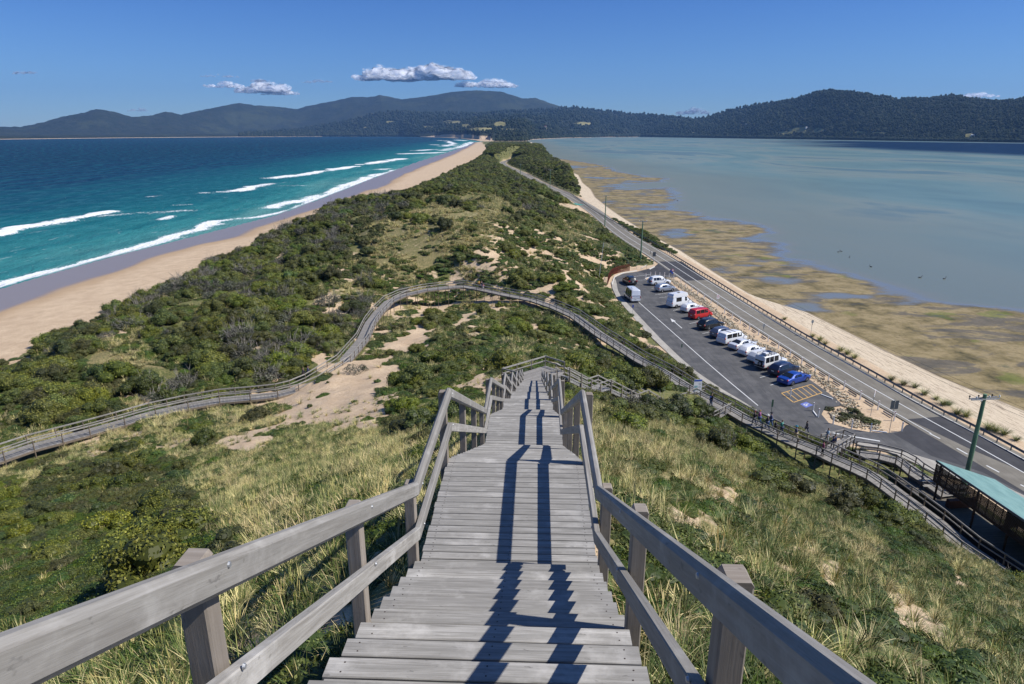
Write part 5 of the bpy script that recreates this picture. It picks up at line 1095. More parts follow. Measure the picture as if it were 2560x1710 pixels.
def carstn(L, H_, W, kind):
    h = W/2
    if kind == 'sedan': return [(-L*.5,.36,.86,.90,h*.90,h*.74),(-L*.485,.24,.93,.97,h*.96,h*.76),(-L*.36,.22,.98,1.04,h,h*.78),(-L*.17,.20,.98,H_-.02,h,h*.66),(-L*.02,.20,.96,H_,h,h*.66),(L*.09,.20,.95,H_-.05,h,h*.66),(L*.25,.20,.93,.98,h,h*.80),(L*.42,.22,.80,.84,h*.97,h*.74),(L*.5,.28,.62,.66,h*.86,h*.66)]
    if kind == 'suv': return [(-L*.5,.42,1.02,1.06,h*.92,h*.76),(-L*.475,.30,1.10,1.16,h*.97,h*.78),(-L*.40,.28,1.10,H_-.10,h,h*.70),(-L*.28,.26,1.08,H_,h,h*.72),(-L*.02,.26,1.05,H_,h,h*.72),(L*.10,.26,1.03,H_-.06,h,h*.70),(L*.25,.26,1.02,1.08,h,h*.82),(L*.43,.28,.92,.96,h*.97,h*.76),(L*.5,.36,.72,.76,h*.86,h*.68)]
    if kind == 'hatch': return [(-L*.5,.38,.88,.92,h*.90,h*.74),(-L*.47,.25,.98,1.04,h*.96,h*.76),(-L*.37,.22,.98,H_-.10,h,h*.66),(-L*.22,.20,.97,H_,h,h*.68),(L*.0,.20,.95,H_,h,h*.68),(L*.10,.20,.94,H_-.05,h,h*.66),(L*.26,.20,.92,.97,h,h*.80),(L*.43,.22,.80,.84,h*.96,h*.74),(L*.5,.30,.62,.66,h*.86,h*.66)]
    if kind == 'van': return [(-L*.5,.36,1.05,1.10,h*.95,h*.86),(-L*.49,.28,1.08,1.16,h*.98,h*.86),(-L*.455,.26,1.08,H_-.08,h,h*.80),(-L*.40,.26,1.08,H_,h,h*.82),(L*.12,.26,1.05,H_,h,h*.82),(L*.22,.26,1.04,H_-.08,h,h*.80),(L*.37,.26,1.02,1.10,h,h*.82),(L*.46,.28,.86,.92,h*.97,h*.76),(L*.5,.34,.66,.72,h*.88,h*.68)]
    if kind == 'box4': return [(-L*.5,.50,1.12,1.16,h*.96,h*.90),(-L*.495,.45,1.14,1.24,h*.98,h*.88),(-L*.485,.45,1.14,H_-.06,h,h*.84),(-L*.46,.45,1.14,H_,h,h*.86),(L*.08,.45,1.13,H_,h,h*.86),(L*.13,.45,1.13,H_-.08,h,h*.84),(L*.20,.45,1.12,1.18,h,h*.86),(L*.46,.45,1.06,1.10,h*.94,h*.80),(L*.5,.50,.92,.98,h*.88,h*.72)]
    if kind == 'tall': return [(-L*.5,.36,1.10,1.16,h*.96,h*.90),(-L*.492,.30,1.12,1.26,h*.98,h*.90),(-L*.475,.28,1.12,H_-.14,h,h*.84),(-L*.44,.28,1.12,H_,h,h*.84),(L*.16,.28,1.10,H_,h,h*.84),(L*.24,.28,1.10,H_-.28,h,h*.80),(L*.38,.28,1.08,1.20,h,h*.82),(L*.46,.30,.90,.98,h*.97,h*.76),(L*.5,.34,.66,.72,h*.88,h*.68)]
KI = {'sedan': dict(ws=(5,6), rw=(3,2)), 'suv': dict(ws=(5,6), rw=(3,1)), 'hatch': dict(ws=(5,6), rw=(3,1)), 'van': dict(ws=(5,6), rw=(3,1)), 'box4': dict(ws=(5,6), rw=(3,1)), 'tall': dict(ws=(5,6), rw=(3,1))}
def roofrails(root, at):
    for sd in (-1,1): m = MB(); m.tube([(-1.5, sd*.56, at(-1.5,3)+.02), (-1.4, sd*.56, at(-1.4,3)+.07), (.3, sd*.56, at(.3,3)+.07), (.4, sd*.56, at(.4,3)+.02)], .022, 6); m.build('roof_rail', CHR, root)
def roofbars(root, at):
    for x in (-1.2, -.2): m = MB(); m.beam((x,-.75,at(x,3)+.05), (x,.75,at(x,3)+.05), .05, .04); m.build('roof_bar', BLK, root)
def spare(root, at):
    x0 = -2.42; wo = empty('spare_wheel', (x0-.14, -.25, 1.02), 0); wo.rotation_euler = (0,0,R(90)); wo.parent = root; ty, ri = get_wheel(.37); link('tyre', ty, wo); link('rim', ri, wo)
def snork(root, at, x=1.15, y=-.95, h=2.0): m = MB(); m.tube([(x+.1,y,1.0),(x,y,1.15),(x-.28,y*.93,h),(x-.2,y*.93,h+.1)], [.04,.04,.04,.05], 6); m.build('snorkel', BLK, root)
def lc200(root, at): spare(root, at); snork(root, at, 1.2, -.93, 1.72)
def troopy(root, at):
    spare(root, at); snork(root, at, 1.1, -.9, 2.1)
    rk = MB()
    for y in (-.72, -.24, .24, .72): rk.beam((-2.2,y,at(-1,3)+.12), (.1,y,at(-1,3)+.12), .03, .03)
    for x in (-2.2,-1.6,-1.0,-.4,.1): rk.beam((x,-.74,at(-1,3)+.15), (x,.74,at(-1,3)+.15), .035, .03); rk.beam((x,-.72,at(-1,3)-.05), (x,-.72,at(-1,3)+.26), .03, .03); rk.beam((x,.72,at(-1,3)-.05), (x,.72,at(-1,3)+.26), .03, .03)
    for y in (-.74,.74): rk.beam((-2.25,y,at(-1,3)+.28), (.1,y,at(-1,3)+.28), .03, .03)
    rk.build('roof_rack', BLK, root)
    m = MB(); m.beam((-1.3,.15,at(-1,3)+.26), (-.1,.15,at(-1,3)+.26), .8, .06, ch=.01); m.build('solar_panel', GLASS, root)
    m = MB(); m.beam((-2.1,-.3,at(-1,3)+.30), (-1.45,-.3,at(-1,3)+.30), .7, .26, ch=.04); m.build('storage_box', PW, root)
def campertop(root, at):
    m = MB(); z0 = at(-1,3)-.12; pr = [(-2.32,0,.80),(-2.30,.32,.78),(-2.12,.62,.70),(1.0,.66,.70),(1.28,.52,.68),(1.42,.05,.70)]; vs = []
    for x, dz_, hw_ in pr: vs += [(x,-hw_*1.08,z0),(x,-hw_,z0+dz_),(x,hw_,z0+dz_),(x,hw_*1.08,z0)]
    fs = [(i*4+j,(i+1)*4+j,(i+1)*4+j+1,i*4+j+1) for i in range(5) for j in range(3)] + [(0,1,2,3),(23,22,21,20)]
    m.add(vs, fs); o = m.build('high_roof', PW, root); bv = o.modifiers.new('edge','BEVEL'); bv.width = .06; bv.segments = 3
    m = MB(); m.beam((-.5,0,z0+.68), (-.1,0,z0+.68), .4, .06, ch=.02); m.build('roof_vent', BLK, root)
def bus(root, at):
    m = MB(); m.beam((-1.6,0,at(-1,3)+.05), (-.7,0,at(-1,3)+.05), .9, .10, ch=.03); m.build('roof_vent', PW, root)
    m = MB(); m.beam((-2.2,1.0,1.0), (1.2,1.0,1.0), .02, .25); m.build('side_stripe', BLK, root)
HD = R(31)
def vat(px, py, W, hd, near=True, z=2.5):
    q = P(px, py, z); s = Vector((math.sin(hd), -math.cos(hd), 0)); return q - s*(W/2-.1)
def car(px, py, kind, L, H_, W, paint, name, label, cat, sides, hd=HD, wr=.34, ax=None, sc=1.0, extra=None, tz=(.80,1.0), near=True, **kw):
    ax = ax or (-L*.29, L*.30); p = vat(px, py, W*sc, hd) if near else P(px, py, 2.5)
    mx = (ax[0]+ax[1])/2; p = p - Vector((math.cos(hd), math.sin(hd), 0))*mx*sc; p.z = 2.508
    return vehicle(name, label, cat, p, hd, paint, carstn(L, H_, W, kind), W, ax, wr, sides, tail_z=tz, sc=sc, extra=extra, **KI[kind], **kw)
SED = [(-1.05,-.48),(-.42,.42)]; SUV = [(-1.85,-1.3),(-1.22,-.42),(-.34,.60)]; HAT = [(-1.2,-.45),(-.38,.55)]; VAN = [(-2.1,-1.05),(-.95,.1),(.22,1.15)]
Q = 1.11
car(1998,959.5,'sedan',4.9,1.44,1.86,PB,'blue_sedan','bright blue sedan parked beside the yellow hatched bay','car',SED,sc=Q)
car(1972,938,'suv',4.7,1.70,1.88,PD,'dark_suv','dark blue wagon parked between the bright blue sedan and the boxy four wheel drive','car',SUV,sc=Q,extra=roofrails,tz=(.85,1.05))
car(1938,921.5,'box4',5.0,2.12,1.85,PW,'four_wheel_drive','boxy white four wheel drive with roof rack, solar panel and rear spare wheel','four wheel drive',[(-2.2,-1.45),(-1.35,-.55),(-.4,.45)],wr=.39,sc=Q,extra=troopy,tz=(.75,.95),panel=True)
car(1916,905.5,'suv',4.6,1.66,1.85,PW,'white_suv','white wagon half hidden behind the boxy four wheel drive with the roof rack','car',SUV,sc=Q,tz=(.85,1.05))
car(1889,888.5,'hatch',4.4,1.50,1.80,PW,'white_hatchback','white hatchback between the white sedan and the half hidden white wagon','car',HAT,sc=Q,tz=(.78,.98))
car(1866,873,'sedan',4.7,1.44,1.83,PWP,'white_sedan','white sedan parked between the white people mover and the white hatchback','car',SED,sc=Q)
car(1840,859,'van',5.1,1.92,1.92,PW,'people_mover','white people mover van with two black roof bars','van',VAN,sc=Q,extra=roofbars,tz=(1.0,1.3),tailw=.1)
car(1816,844,'suv',4.4,1.66,1.80,PG,'grey_suv','silver grey wagon mostly hidden behind the white people mover','car',SUV[1:],sc=Q,tz=(.9,1.05))
car(1786,823,'suv',4.85,1.80,1.92,PK,'black_suv','black four wheel drive wagon parked next to the red van','car',SUV,sc=Q,extra=roofrails,wr=.38,tz=(.85,1.1))
car(1759,797,'van',4.6,1.88,1.72,PR,'red_van','bright red minivan in the middle of the row','van',[(-1.85,-.95),(-.85,.1),(.2,1.0)],sc=Q,tz=(.85,1.1),tailw=.1)
car(1737,780.5,'suv',4.4,1.62,1.80,PW,'white_suv','small white wagon half hidden behind the red minivan','car',SUV[1:],sc=Q,tz=(.85,1.05))
car(1705,767.5,'van',4.9,2.05,1.72,PW,'campervan','white campervan with a raised roof parked alone in the middle of the row','campervan',[(-1.5,-.2),(.62,1.15)],sc=1.17,extra=campertop,tz=(.85,1.1),tailw=.1)
car(1668,730,'suv',4.3,1.66,1.78,PS,'silver_suv','small silver wagon near the far end of the car park','car',SUV[1:],sc=Q,tz=(.85,1.05),hd=R(24))
car(1653,713,'suv',4.95,1.90,1.95,PW,'white_four_wheel_drive','white four wheel drive with rear spare wheel, last of the row','four wheel drive',SUV,sc=Q,extra=lc200,wr=.39,tz=(.9,1.15),hd=R(20))
p = P(1580,714,2.5); vehicle('black_suv','black four wheel drive wagon driving away with red tail lights glowing at the far end','car',(p.x-.3,p.y+2.2,2.508),R(100),PK,carstn(4.8,1.78,1.9,'suv'),1.9,(-1.4,1.45),.38,SUV,tail_z=(.95,1.15),tailw=.4,sc=Q,extra=roofrails,**KI['suv'])
p = P(1588,757,2.5); vehicle('minibus','tall white minibus driving along the footpath behind the black wagon','minibus',(p.x-.25,p.y+3.1,2.508),R(96.5),PWP,carstn(6.0,2.65,2.0,'tall'),2.0,(-1.75,1.9),.36,[(-2.6,-1.3),(-1.2,0.0),(.1,1.0),(1.1,1.6)],tail_z=(.9,1.35),tailw=.1,sc=1.06,extra=bus,**KI['tall'])

# ------------------------------------------------------------------ street furniture
MWH = mat('white_painted_post', (.78,.78,.76), .6); MREF = mat('red_reflector', (.5,.03,.02), .3); MGR = M_wood('green_treated_pole', (.10,.19,.12), (.15,.27,.17), (.22,.33,.22), .3); MSG = mat('dark_sign_back', (.07,.085,.10), .5, .3); MGP = mat('dull_green_post', (.05,.11,.07), .6)
def bollard(q, h, label, grp, proto={}):
    if 'p' not in proto:
        o = empty('bollard', q); b = MB(); b.beam((0,0,-.1), (0,0,1.0), .135, .135, up=(0,1,0), ch=.012); b.build('post', MWH, o)
        b = MB(); b.beam((0,-.072,.86), (0,-.072,.94), .06, .006, up=(0,1,0)); b.build('reflector', MREF, o); proto['p'] = o
    else: o = copy_tree(proto['p']); o.location = q
    o.scale = (1,1,h); return tag(o, label, 'bollard', grp)
for a, b_ in [(1702,706),(1714,718),(1729,726),(1744,736),(1760,748),(1777,758),(1811,783),(1830,796.5),(1850.5,808.5),(1873,823.5),(1896,837),(1920,853),(1946,870.5),(1975,889),(2004,908),(2037.5,928.5),(2071,949)]:
    bollard(P(a, b_, 2.5), .95, 'white bollard in the line between the rocky verge and the road', 'white bollards along the road')
for a, b_ in [(2109.7,972.6),(2150,997.6),(2194.5,1023.6),(2234.6,1050.8),(2254,1078)]: bollard(P(a, b_, 2.5), 1.25, 'tall white post along the road edge of the rocky island', 'white posts around the rocky island')
for a, b_ in [(2082.6,1059.5),(2129,1070.3),(2176,1079)]: bollard(P(a, b_, 2.5), 1.1, 'white post on the car park side of the rocky island', 'white posts on the inner side of the island')
for a, b_ in [(1614.5,695),(1626,692),(1638,691.6),(1649,692.5),(1661,692.8),(1672.5,696.3),(1684,699)]: bollard(P(a, b_, 2.5), 1.25, 'slim white post in the curved row behind the white four wheel drive with snorkel', 'white posts at the far end of the car park')
bollard(P(1975.5,991.3,2.5), 1.25, 'single white post standing on the yellow hatched bay', None); bollard(P(2032.6,1027,2.5), 1.2, 'white post beside the blue wheelchair symbol', None); bollard(P(2045.4,1043.3,2.5), 1.25, 'white post at the lower end of the slanting white kerb log', None)
for o in bpy.data.objects:
    if o.get('group') is None and 'group' in o: del o['group']
def log(name, a, c, label, grp=None, m=MWH, w=.16, h=.14):
    a, c = P(*a, 2.5), P(*c, 2.5); m_ = MB(); m_.beam(a+Vector((0,0,h/2)), c+Vector((0,0,h/2)), w, h, ch=.02); o = m_.build(name, m, None, loc=a); tag(o, label, 'kerb log', grp)
zz = lambda x, y: (1760+x*.17036, 780+y*.17036)
MLOG = M_wood('weathered_kerb_log', (.25,.24,.22), (.38,.365,.34), (.52,.50,.47))
for a, c in [((340,28),(400,62)),((445,100),(505,138)),((575,180),(630,220)),((705,265),(765,305)),((845,360),(910,400)),((988,452),(1060,495)),((1145,552),(1215,598)),((1312,655),(1390,710)),((1495,775),(1580,825)),((1690,895),(1780,950)),((1895,1022),(1995,1088)),((2120,1160),(2230,1228))]: log('verge_log', zz(*a), zz(*c), 'low timber log lying in the sandy verge between two white bollards', 'verge logs between the bollards', MLOG, .12, .22)
z4 = lambda x, y: (2050+x*.2172, 940+y*.2172)
for a, c in [((330,175),(420,230)),((517,290),(612,348)),((730,415),(835,478))]: log('verge_log', z4(*a), z4(*c), 'low timber log along the road edge of the rocky island', 'verge logs on the island', MLOG, .12, .22)
for a, c in [((270,205),(330,230)),((600,445),(665,465)),((705,515),(790,550))]: log('wheel_stop', zz(*a), zz(*c), 'short white wheel stop in front of a parked car', 'white wheel stops in the row')
log('wheel_stop', zz(1715,1215), zz(1885,1280), 'long white wheel stop at the accessible bay beside the yellow hatching'); log('kerb_log', zz(1600,1460), zz(1655,1535), 'short white log slanting between the two posts by the wheelchair symbol'); log('kerb_log', z4(600,635), z4(770,655), 'white log at the lower tip of the rocky island')
log('kerb_log', (1612,697), (1640,689), 'white kerb log under the curved row of slim posts')

def text_mesh(txt, size, m, parent, loc, rz, nm='lettering'):
    cu = bpy.data.curves.new('t', 'FONT'); cu.body = txt; cu.size = size; cu.extrude = .002; cu.align_x = 'CENTER'; cu.align_y = 'CENTER'; t = bpy.data.objects.new('t', cu); COL.objects.link(t)
    dg = bpy.context.evaluated_depsgraph_get(); me = bpy.data.meshes.new_from_object(t.evaluated_get(dg)); bpy.data.objects.remove(t); me.materials.clear(); me.materials.append(m)
    o = link(nm, me, parent); o.location = loc; o.rotation_euler = (R(90), 0, rz); return o
def sign(name, label, q, h, parts, rz=0, pole=MGP, pw=.03, npole=1, grp=None, cat='sign'):
    o = empty(name, q, rz); tag(o, label, cat, grp)
    for k in range(npole): b = MB(); x = 0 if npole == 1 else (-.3+.6*k); b.tube([(x,0,-.2), (x,0,h)], pw, 8); b.build('pole', pole, o)
    for kind, m, x, z, w, hh in parts:
        b = MB()
        if kind == 'rect': b.beam((x-w/2,-.045,z), (x+w/2,-.045,z), .012, hh)
        elif kind == 'disc': b.tube([(x,-.035,z), (x,-.05,z)], w/2, 24)
        elif kind == 'ring':
            n = 24; vs = [(x+math.cos(t)*r_, -.0525, z+math.sin(t)*r_) for r_ in (w/2, w/2-hh) for t in np.linspace(0, 2*math.pi, n+1)[:-1]]; b.add(vs, [(i, (i+1)%n, n+(i+1)%n, n+i) for i in range(n)])
        elif kind == 'diam': s = w/2**.5; b.add([(x-s,-.045,z),(x,-.045,z-s),(x+s,-.045,z),(x,-.045,z+s)], [(0,1,2,3)])
        b.build({'ring':'sign_ring'}.get(kind, 'sign_panel'), m, o)
    return o
MSW = mat('white_sign_face', (.78,.79,.80), .5); MSR = mat('red_sign_ink', (.55,.03,.03), .5); MSB = mat('blue_sign_face', (.03,.09,.42), .5); MSGR = mat('grey_sign_back', (.34,.36,.38), .5, .4)
s = sign('speed_sign', 'small white speed sign with a red ring standing among the bollards near the campervan', P(1792.6,769,2.5), 2.75, [('rect',MSW,0,2.35,.62,.86),('ring',MSR,0,2.42,.50,.07)], R(12), MWH, .04); text_mesh('5', .30, BLK, s, (0,-.055,2.42), 0)
s = sign('speed_sign', 'narrow white sign with red and blue marks on a pole in the rocky island', P(2176.6,1038,2.5), 3.5, [('rect',MSW,0,3.1,.6,.95),('ring',MSR,0,3.25,.42,.06),('rect',MSB,0,2.80,.4,.14)], R(52), MSGR)
sign('road_sign', 'pair of dark sign backs on a pole at the tip of the rocky island', P(2222.7,1082,2.5), 4.4, [('rect',MSG,-.29,3.75,.5,1.1),('rect',MSG,.29,3.7,.5,1.1)], R(10), MSGR)
sign('road_sign', 'grey round backed road sign in the verge beside the white sedan', P(1905,851,2.5), 3.1, [('disc',MSGR,0,2.75,.62,0),('rect',MSG,0,2.6,.14,.9)], R(20), MSGR); sign('road_sign', 'grey round backed road sign on the sand beyond the guard rail', P(2026,840.5,2.5), 3.1, [('disc',MSGR,0,2.75,.62,0),('rect',MSG,0,2.6,.14,.9)], R(20), MSGR)
sign('parking_sign', 'small blue sign on a thin pole at the kerb behind the minibus', P(1581,792,2.6), 2.5, [('rect',MSB,0,2.2,.3,.55)], 0, MSGR, .025); sign('parking_sign', 'thin pole with a narrow dark green sign on the footpath opposite the black wagon', P(1702,894,2.6), 2.4, [('rect',MGP,0,2.05,.2,.6)], 0, MSGR, .025)
sign('marker_post', 'narrow dark green sign beside the walkers on the boardwalk', P(1927,1040,2.6), 2.3, [('rect',MGP,0,1.8,.24,1.0)], 0, MGP)
sign('direction_sign', 'round dark blue sign at the far car park entry', P(1676,702,2.5), 2.9, [('disc',MSB,0,2.45,.8,0),('ring',BLK,0,2.45,.8,.10)], 0, MSGR); sign('direction_sign', 'round white sign with red ring at the far car park entry', P(1680,703,2.5), 3.2, [('disc',MSW,0,2.8,.62,0),('ring',MSR,0,2.8,.62,.10),('disc',MSB,-.05,2.1,.5,0)], 0, MSGR)
sign('entry_sign', 'dark blue square sign back by the road at the car park entry', P(1634,660,2.5), 3.2, [('rect',MSG,0,2.75,.9,1.25)], R(5), MWH, .05); sign('marker_post', 'thin dark marker on a white footed post left of the square blue sign', P(1625,655,2.5), 3.2, [('rect',MSG,0,2.8,.14,.9)], 0, MWH, .035)
ib = sign('information_board', 'white information board with blue header at the boardwalk junction', P(1742,988,6.6), 2.0, [('rect',MSW,0,1.25,1.05,1.7)], R(8), MSGR, .04, 2, cat='notice board')
b = MB(); b.beam((-.50,-.056,1.96), (.50,-.056,1.96), .006, .22); b.build('header', MSB, ib); b = MB(); b.beam((-.42,-.056,1.0), (-.02,-.056,1.0), .006, .6); b.build('map', mat('map_ink', (.25,.42,.45), .6), ib)
for k in range(5): b = MB(); b.beam((.08,-.056,1.6-.2*k), (.42,-.056,1.6-.2*k), .006, .035); b.build('text_line', MSG, ib)
# power poles
def pole(px, py, h, label, r=.17, z=2.5, xy=None, rz=0, big=False):
    q = Vector((*xy, z)) if xy else P(px, py, z); q.z = min(z, H(q.x, q.y)) if not xy else z; o = empty('power_pole', q, rz); tag(o, label, 'power pole', None)
    b = MB(); b.tube([(0,0,-.5), (0,0,h*.5), (0,0,h)], [r*1.25, r*1.1, r*.85], 14); b.build('pole', MGR, o)
    if big:
        for dy in (-.14,.14): b = MB(); b.beam((-1.5,dy,h-.45), (1.5,dy,h-.45+.25*dy), .08, .12); b.build('crossarm', M_STEEL, o)
        b = MB(); b.beam((-.7,-.4,h-.55), (.7,.5,h-.5), .07, .08); b.build('crossarm', M_STEEL, o); xs = (-1.45,-.95,-.5,.4,.95,1.45)
    else:
        b = MB(); b.beam((-1.15,-.13,h-.25), (1.15,-.13,h-.25), .10, .12); b.build('crossarm', M_STEEL, o); xs = (-1.05,0,1.05)
        b = MB(); b.tube([(-.55,-.13,h-.28),(0,-.14,h-.9),(.55,-.13,h-.28)], .02, 5); b.build('brace', M_STEEL, o)
    for k, x in enumerate(xs): b = MB(); z0 = h-.19 if not big else h-.38; y = -.13 if not big else (-.14 if k % 2 else .16); b.tube([(x,y,z0),(x,y,z0+.09),(x,y,z0+.13),(x,y,z0+.26)], [.03,.03,.085,.05], 10); b.build('insulator', MWH if k % 2 or not big else BLK, o)
    return o
pole(0,0,11.4,'big green power pole rising beside the pale green shelter roof',.19,2.5,(44.9,58.2),R(8),True)
pole(1601,656,11.8,'green power pole beside the far car park entry'); pole(1512,566,12.2,'second power pole beyond the car park, where dune scrub meets the road'); pole(1375,472,12.5,'power pole at the left road edge above the teal road marking'); pole(1301,450,12,'power pole beside the road bend, left of the bushy knoll')
pole(1248,421,12.5,'power pole on the outside of the far road bend'); pole(1274.5,405,12,'power pole at the top of the far road bend',.13); pole(1279,391,11,'power pole on the low dune above the far road bend',.13); pole(1314,377,8,'tiny power pole on the most distant dune flank',.12)
# sagging wires between the near poles
pA = Vector((44.9,58.2,13.7)); qB = P(1601,656,2.5); pB = Vector((qB.x,qB.y,14.1)); qC = P(1512,566,2.5); pC = Vector((qC.x,qC.y,14.5)); pZ = Vector((70,8,13.5))
for k, dx in enumerate((-1.0, 0, 1.0)):
    b = MB()
    for a, c in ((pZ,pA),(pA,pB),(pB,pC)): b.tube([a.lerp(c, t/12)+Vector((dx,0,-4*1.6*(t/12)*(1-t/12))) for t in range(13)], .013, 4, cap=False)
    tag(b.build('power_line', BLK, None, loc=pA), ['thin overhead wire on the left end of the pole crossarms','thin overhead wire on the middle of the pole crossarms','thin overhead wire on the right end of the pole crossarms'][k], 'wire', 'overhead wires along the road')
# guard rail: beam and posts
gl = [P(a, b_, 3.15) for a, b_ in [(2640,1176),(2560,1130),(2441,1066),(2332,1014),(2160,916),(2033,848),(1880,757.5),(1770,689),(1678,634),(1635,606),(1568,571),(1512,541),(1479,522),(1456,504),(1425,481),(1374,459),(1345,444),(1318,434)]]
gl = smooth_line(gl, 1); g0 = empty('guard_rail', (gl[0].x, gl[0].y, 2.4)); tag(g0, 'long dark steel guard rail between the road and the pale sand strip', 'guard rail')
MGD = mat('dull_steel_beam', (.16,.175,.19), .5, .55); b = MB(); pf = [(.0,-.16),(.05,-.11),(.05,-.05),(0,0),(.05,.05),(.05,.11),(0,.16)]; nrm = offset_line(gl, 1.0); vs = []
for p, q in zip(gl, nrm): s = (q-p).normalized(); vs += [p - s*x + Vector((0,0,z)) for x, z in pf]
b.add(vs, [(i*7+j,(i+1)*7+j,(i+1)*7+j+1,i*7+j+1) for i in range(len(gl)-1) for j in range(6)]); adopt(b.build('beam', MGD, None, smooth=True, loc=g0.location), g0)
ps = resample(gl, 2.0); rest = MB()
for i, p in enumerate(ps):
    if i < 98: b = MB(); b.beam((p.x+.07,p.y,2.2), (p.x+.07,p.y,3.2), .12, .09, up=(0,1,0)); adopt(b.build('post', MGD, None, loc=(p.x,p.y,2.2)), g0)
    else: rest.beam((p.x+.07,p.y,2.2), (p.x+.07,p.y,3.2), .12, .09, up=(0,1,0))
o = rest.build('post', MGD, None, loc=g0.location); adopt(o, g0); o['kind'] = 'stuff'
stripe('road_surface_marking', Pl([(1432,508.5),(1454,512.5)], 2.5), 3.0, mat('teal_road_paint', (.03,.30,.25), .7), 2.526)
# rusty slat fence and wire fence by the entry
fl = smooth_line(Pl([(1519,712),(1522,700),(1527,690),(1540,683),(1556,679),(1574,676)], 2.5), 1); f0_ = empty('slat_fence', fl[0]); tag(f0_, 'short curved fence of rusty red vertical slats at the far corner of the car park', 'fence')
MRU = M_wood('rusty_slat', (.16,.045,.025), (.26,.075,.04), (.34,.12,.07), .3); b = MB(); tp = resample(fl, .3)
for p in tp: b.beam(p+Vector((0,0,-.2)), p+Vector((0,0,1.75+random.uniform(-.05,.05))), .14, .05, up=(0,1,0))
adopt(b.build('slats', MRU, None, loc=f0_.location), f0_)
for z in (.4, 1.5):
    b = MB()
    for a, c in zip(fl, fl[1:]): b.beam(a+Vector((.04,.06,z)), c+Vector((.04,.06,z)), .05, .09)
    adopt(b.build('rail', MRU, None, loc=f0_.location), f0_)
wl_ = [P(a, b_, 3.0) for a, b_ in [(1498,700),(1502,672),(1507,652),(1530,650),(1557,656),(1570,662),(1592,666),(1617,668)]]; w0_ = empty('wire_fence', wl_[0]); tag(w0_, 'grey wire fence above the rusty slats and power pole', 'fence')
for p in wl_: g = H(p.x, p.y); b = MB(); b.tube([(p.x,p.y,g-.2),(p.x,p.y,g+1.6)], .04, 6); adopt(b.build('post', MSGR, None, loc=(p.x,p.y,g)), w0_)
b = MB()
for z in (.4,.8,1.2,1.5):
    for a, c in zip(wl_, wl_[1:]): b.tube([(a.x,a.y,H(a.x,a.y)+z), (c.x,c.y,H(c.x,c.y)+z)], .012, 4)
adopt(b.build('wire', MSGR, None, loc=wl_[0]), w0_)
b = MB(); q = P(1602.5,671,2.6); e = P(1616,662,3.3); b.beam(q, e, .12, .06); tag(b.build('boom_gate', MWH, None, loc=q), 'short white sloping boom beside the car park entry', 'boom gate')

# ------------------------------------------------------------------ people
SK = mat('skin', (.42,.24,.16), .6)
def cloth(c, n=[0]): n[0] += 1; return mat('cloth_%02d' % n[0], c, .85)
def skinmesh(name, verts, edges, radii, m, parent, root=0, sub=1):
    me = bpy.data.meshes.new(name); me.from_pydata([tuple(v) for v in verts], edges, []); o = bpy.data.objects.new(name, me); COL.objects.link(o)
    md = o.modifiers.new('skin', 'SKIN'); md.use_smooth_shade = True
    for i, r in enumerate(radii): me.skin_vertices[0].data[i].radius = (r, r) if not isinstance(r, tuple) else r; me.skin_vertices[0].data[i].use_root = i == root
    s = o.modifiers.new('sub', 'SUBSURF'); s.levels = sub; s.render_levels = sub
    dg = bpy.context.evaluated_depsgraph_get(); m2 = bpy.data.meshes.new_from_object(o.evaluated_get(dg)); bpy.data.objects.remove(o); m2.name = name; m2.materials.clear(); m2.materials.append(m)
    m2.polygons.foreach_set('use_smooth', [True]*len(m2.polygons)); return link(name, m2, parent)
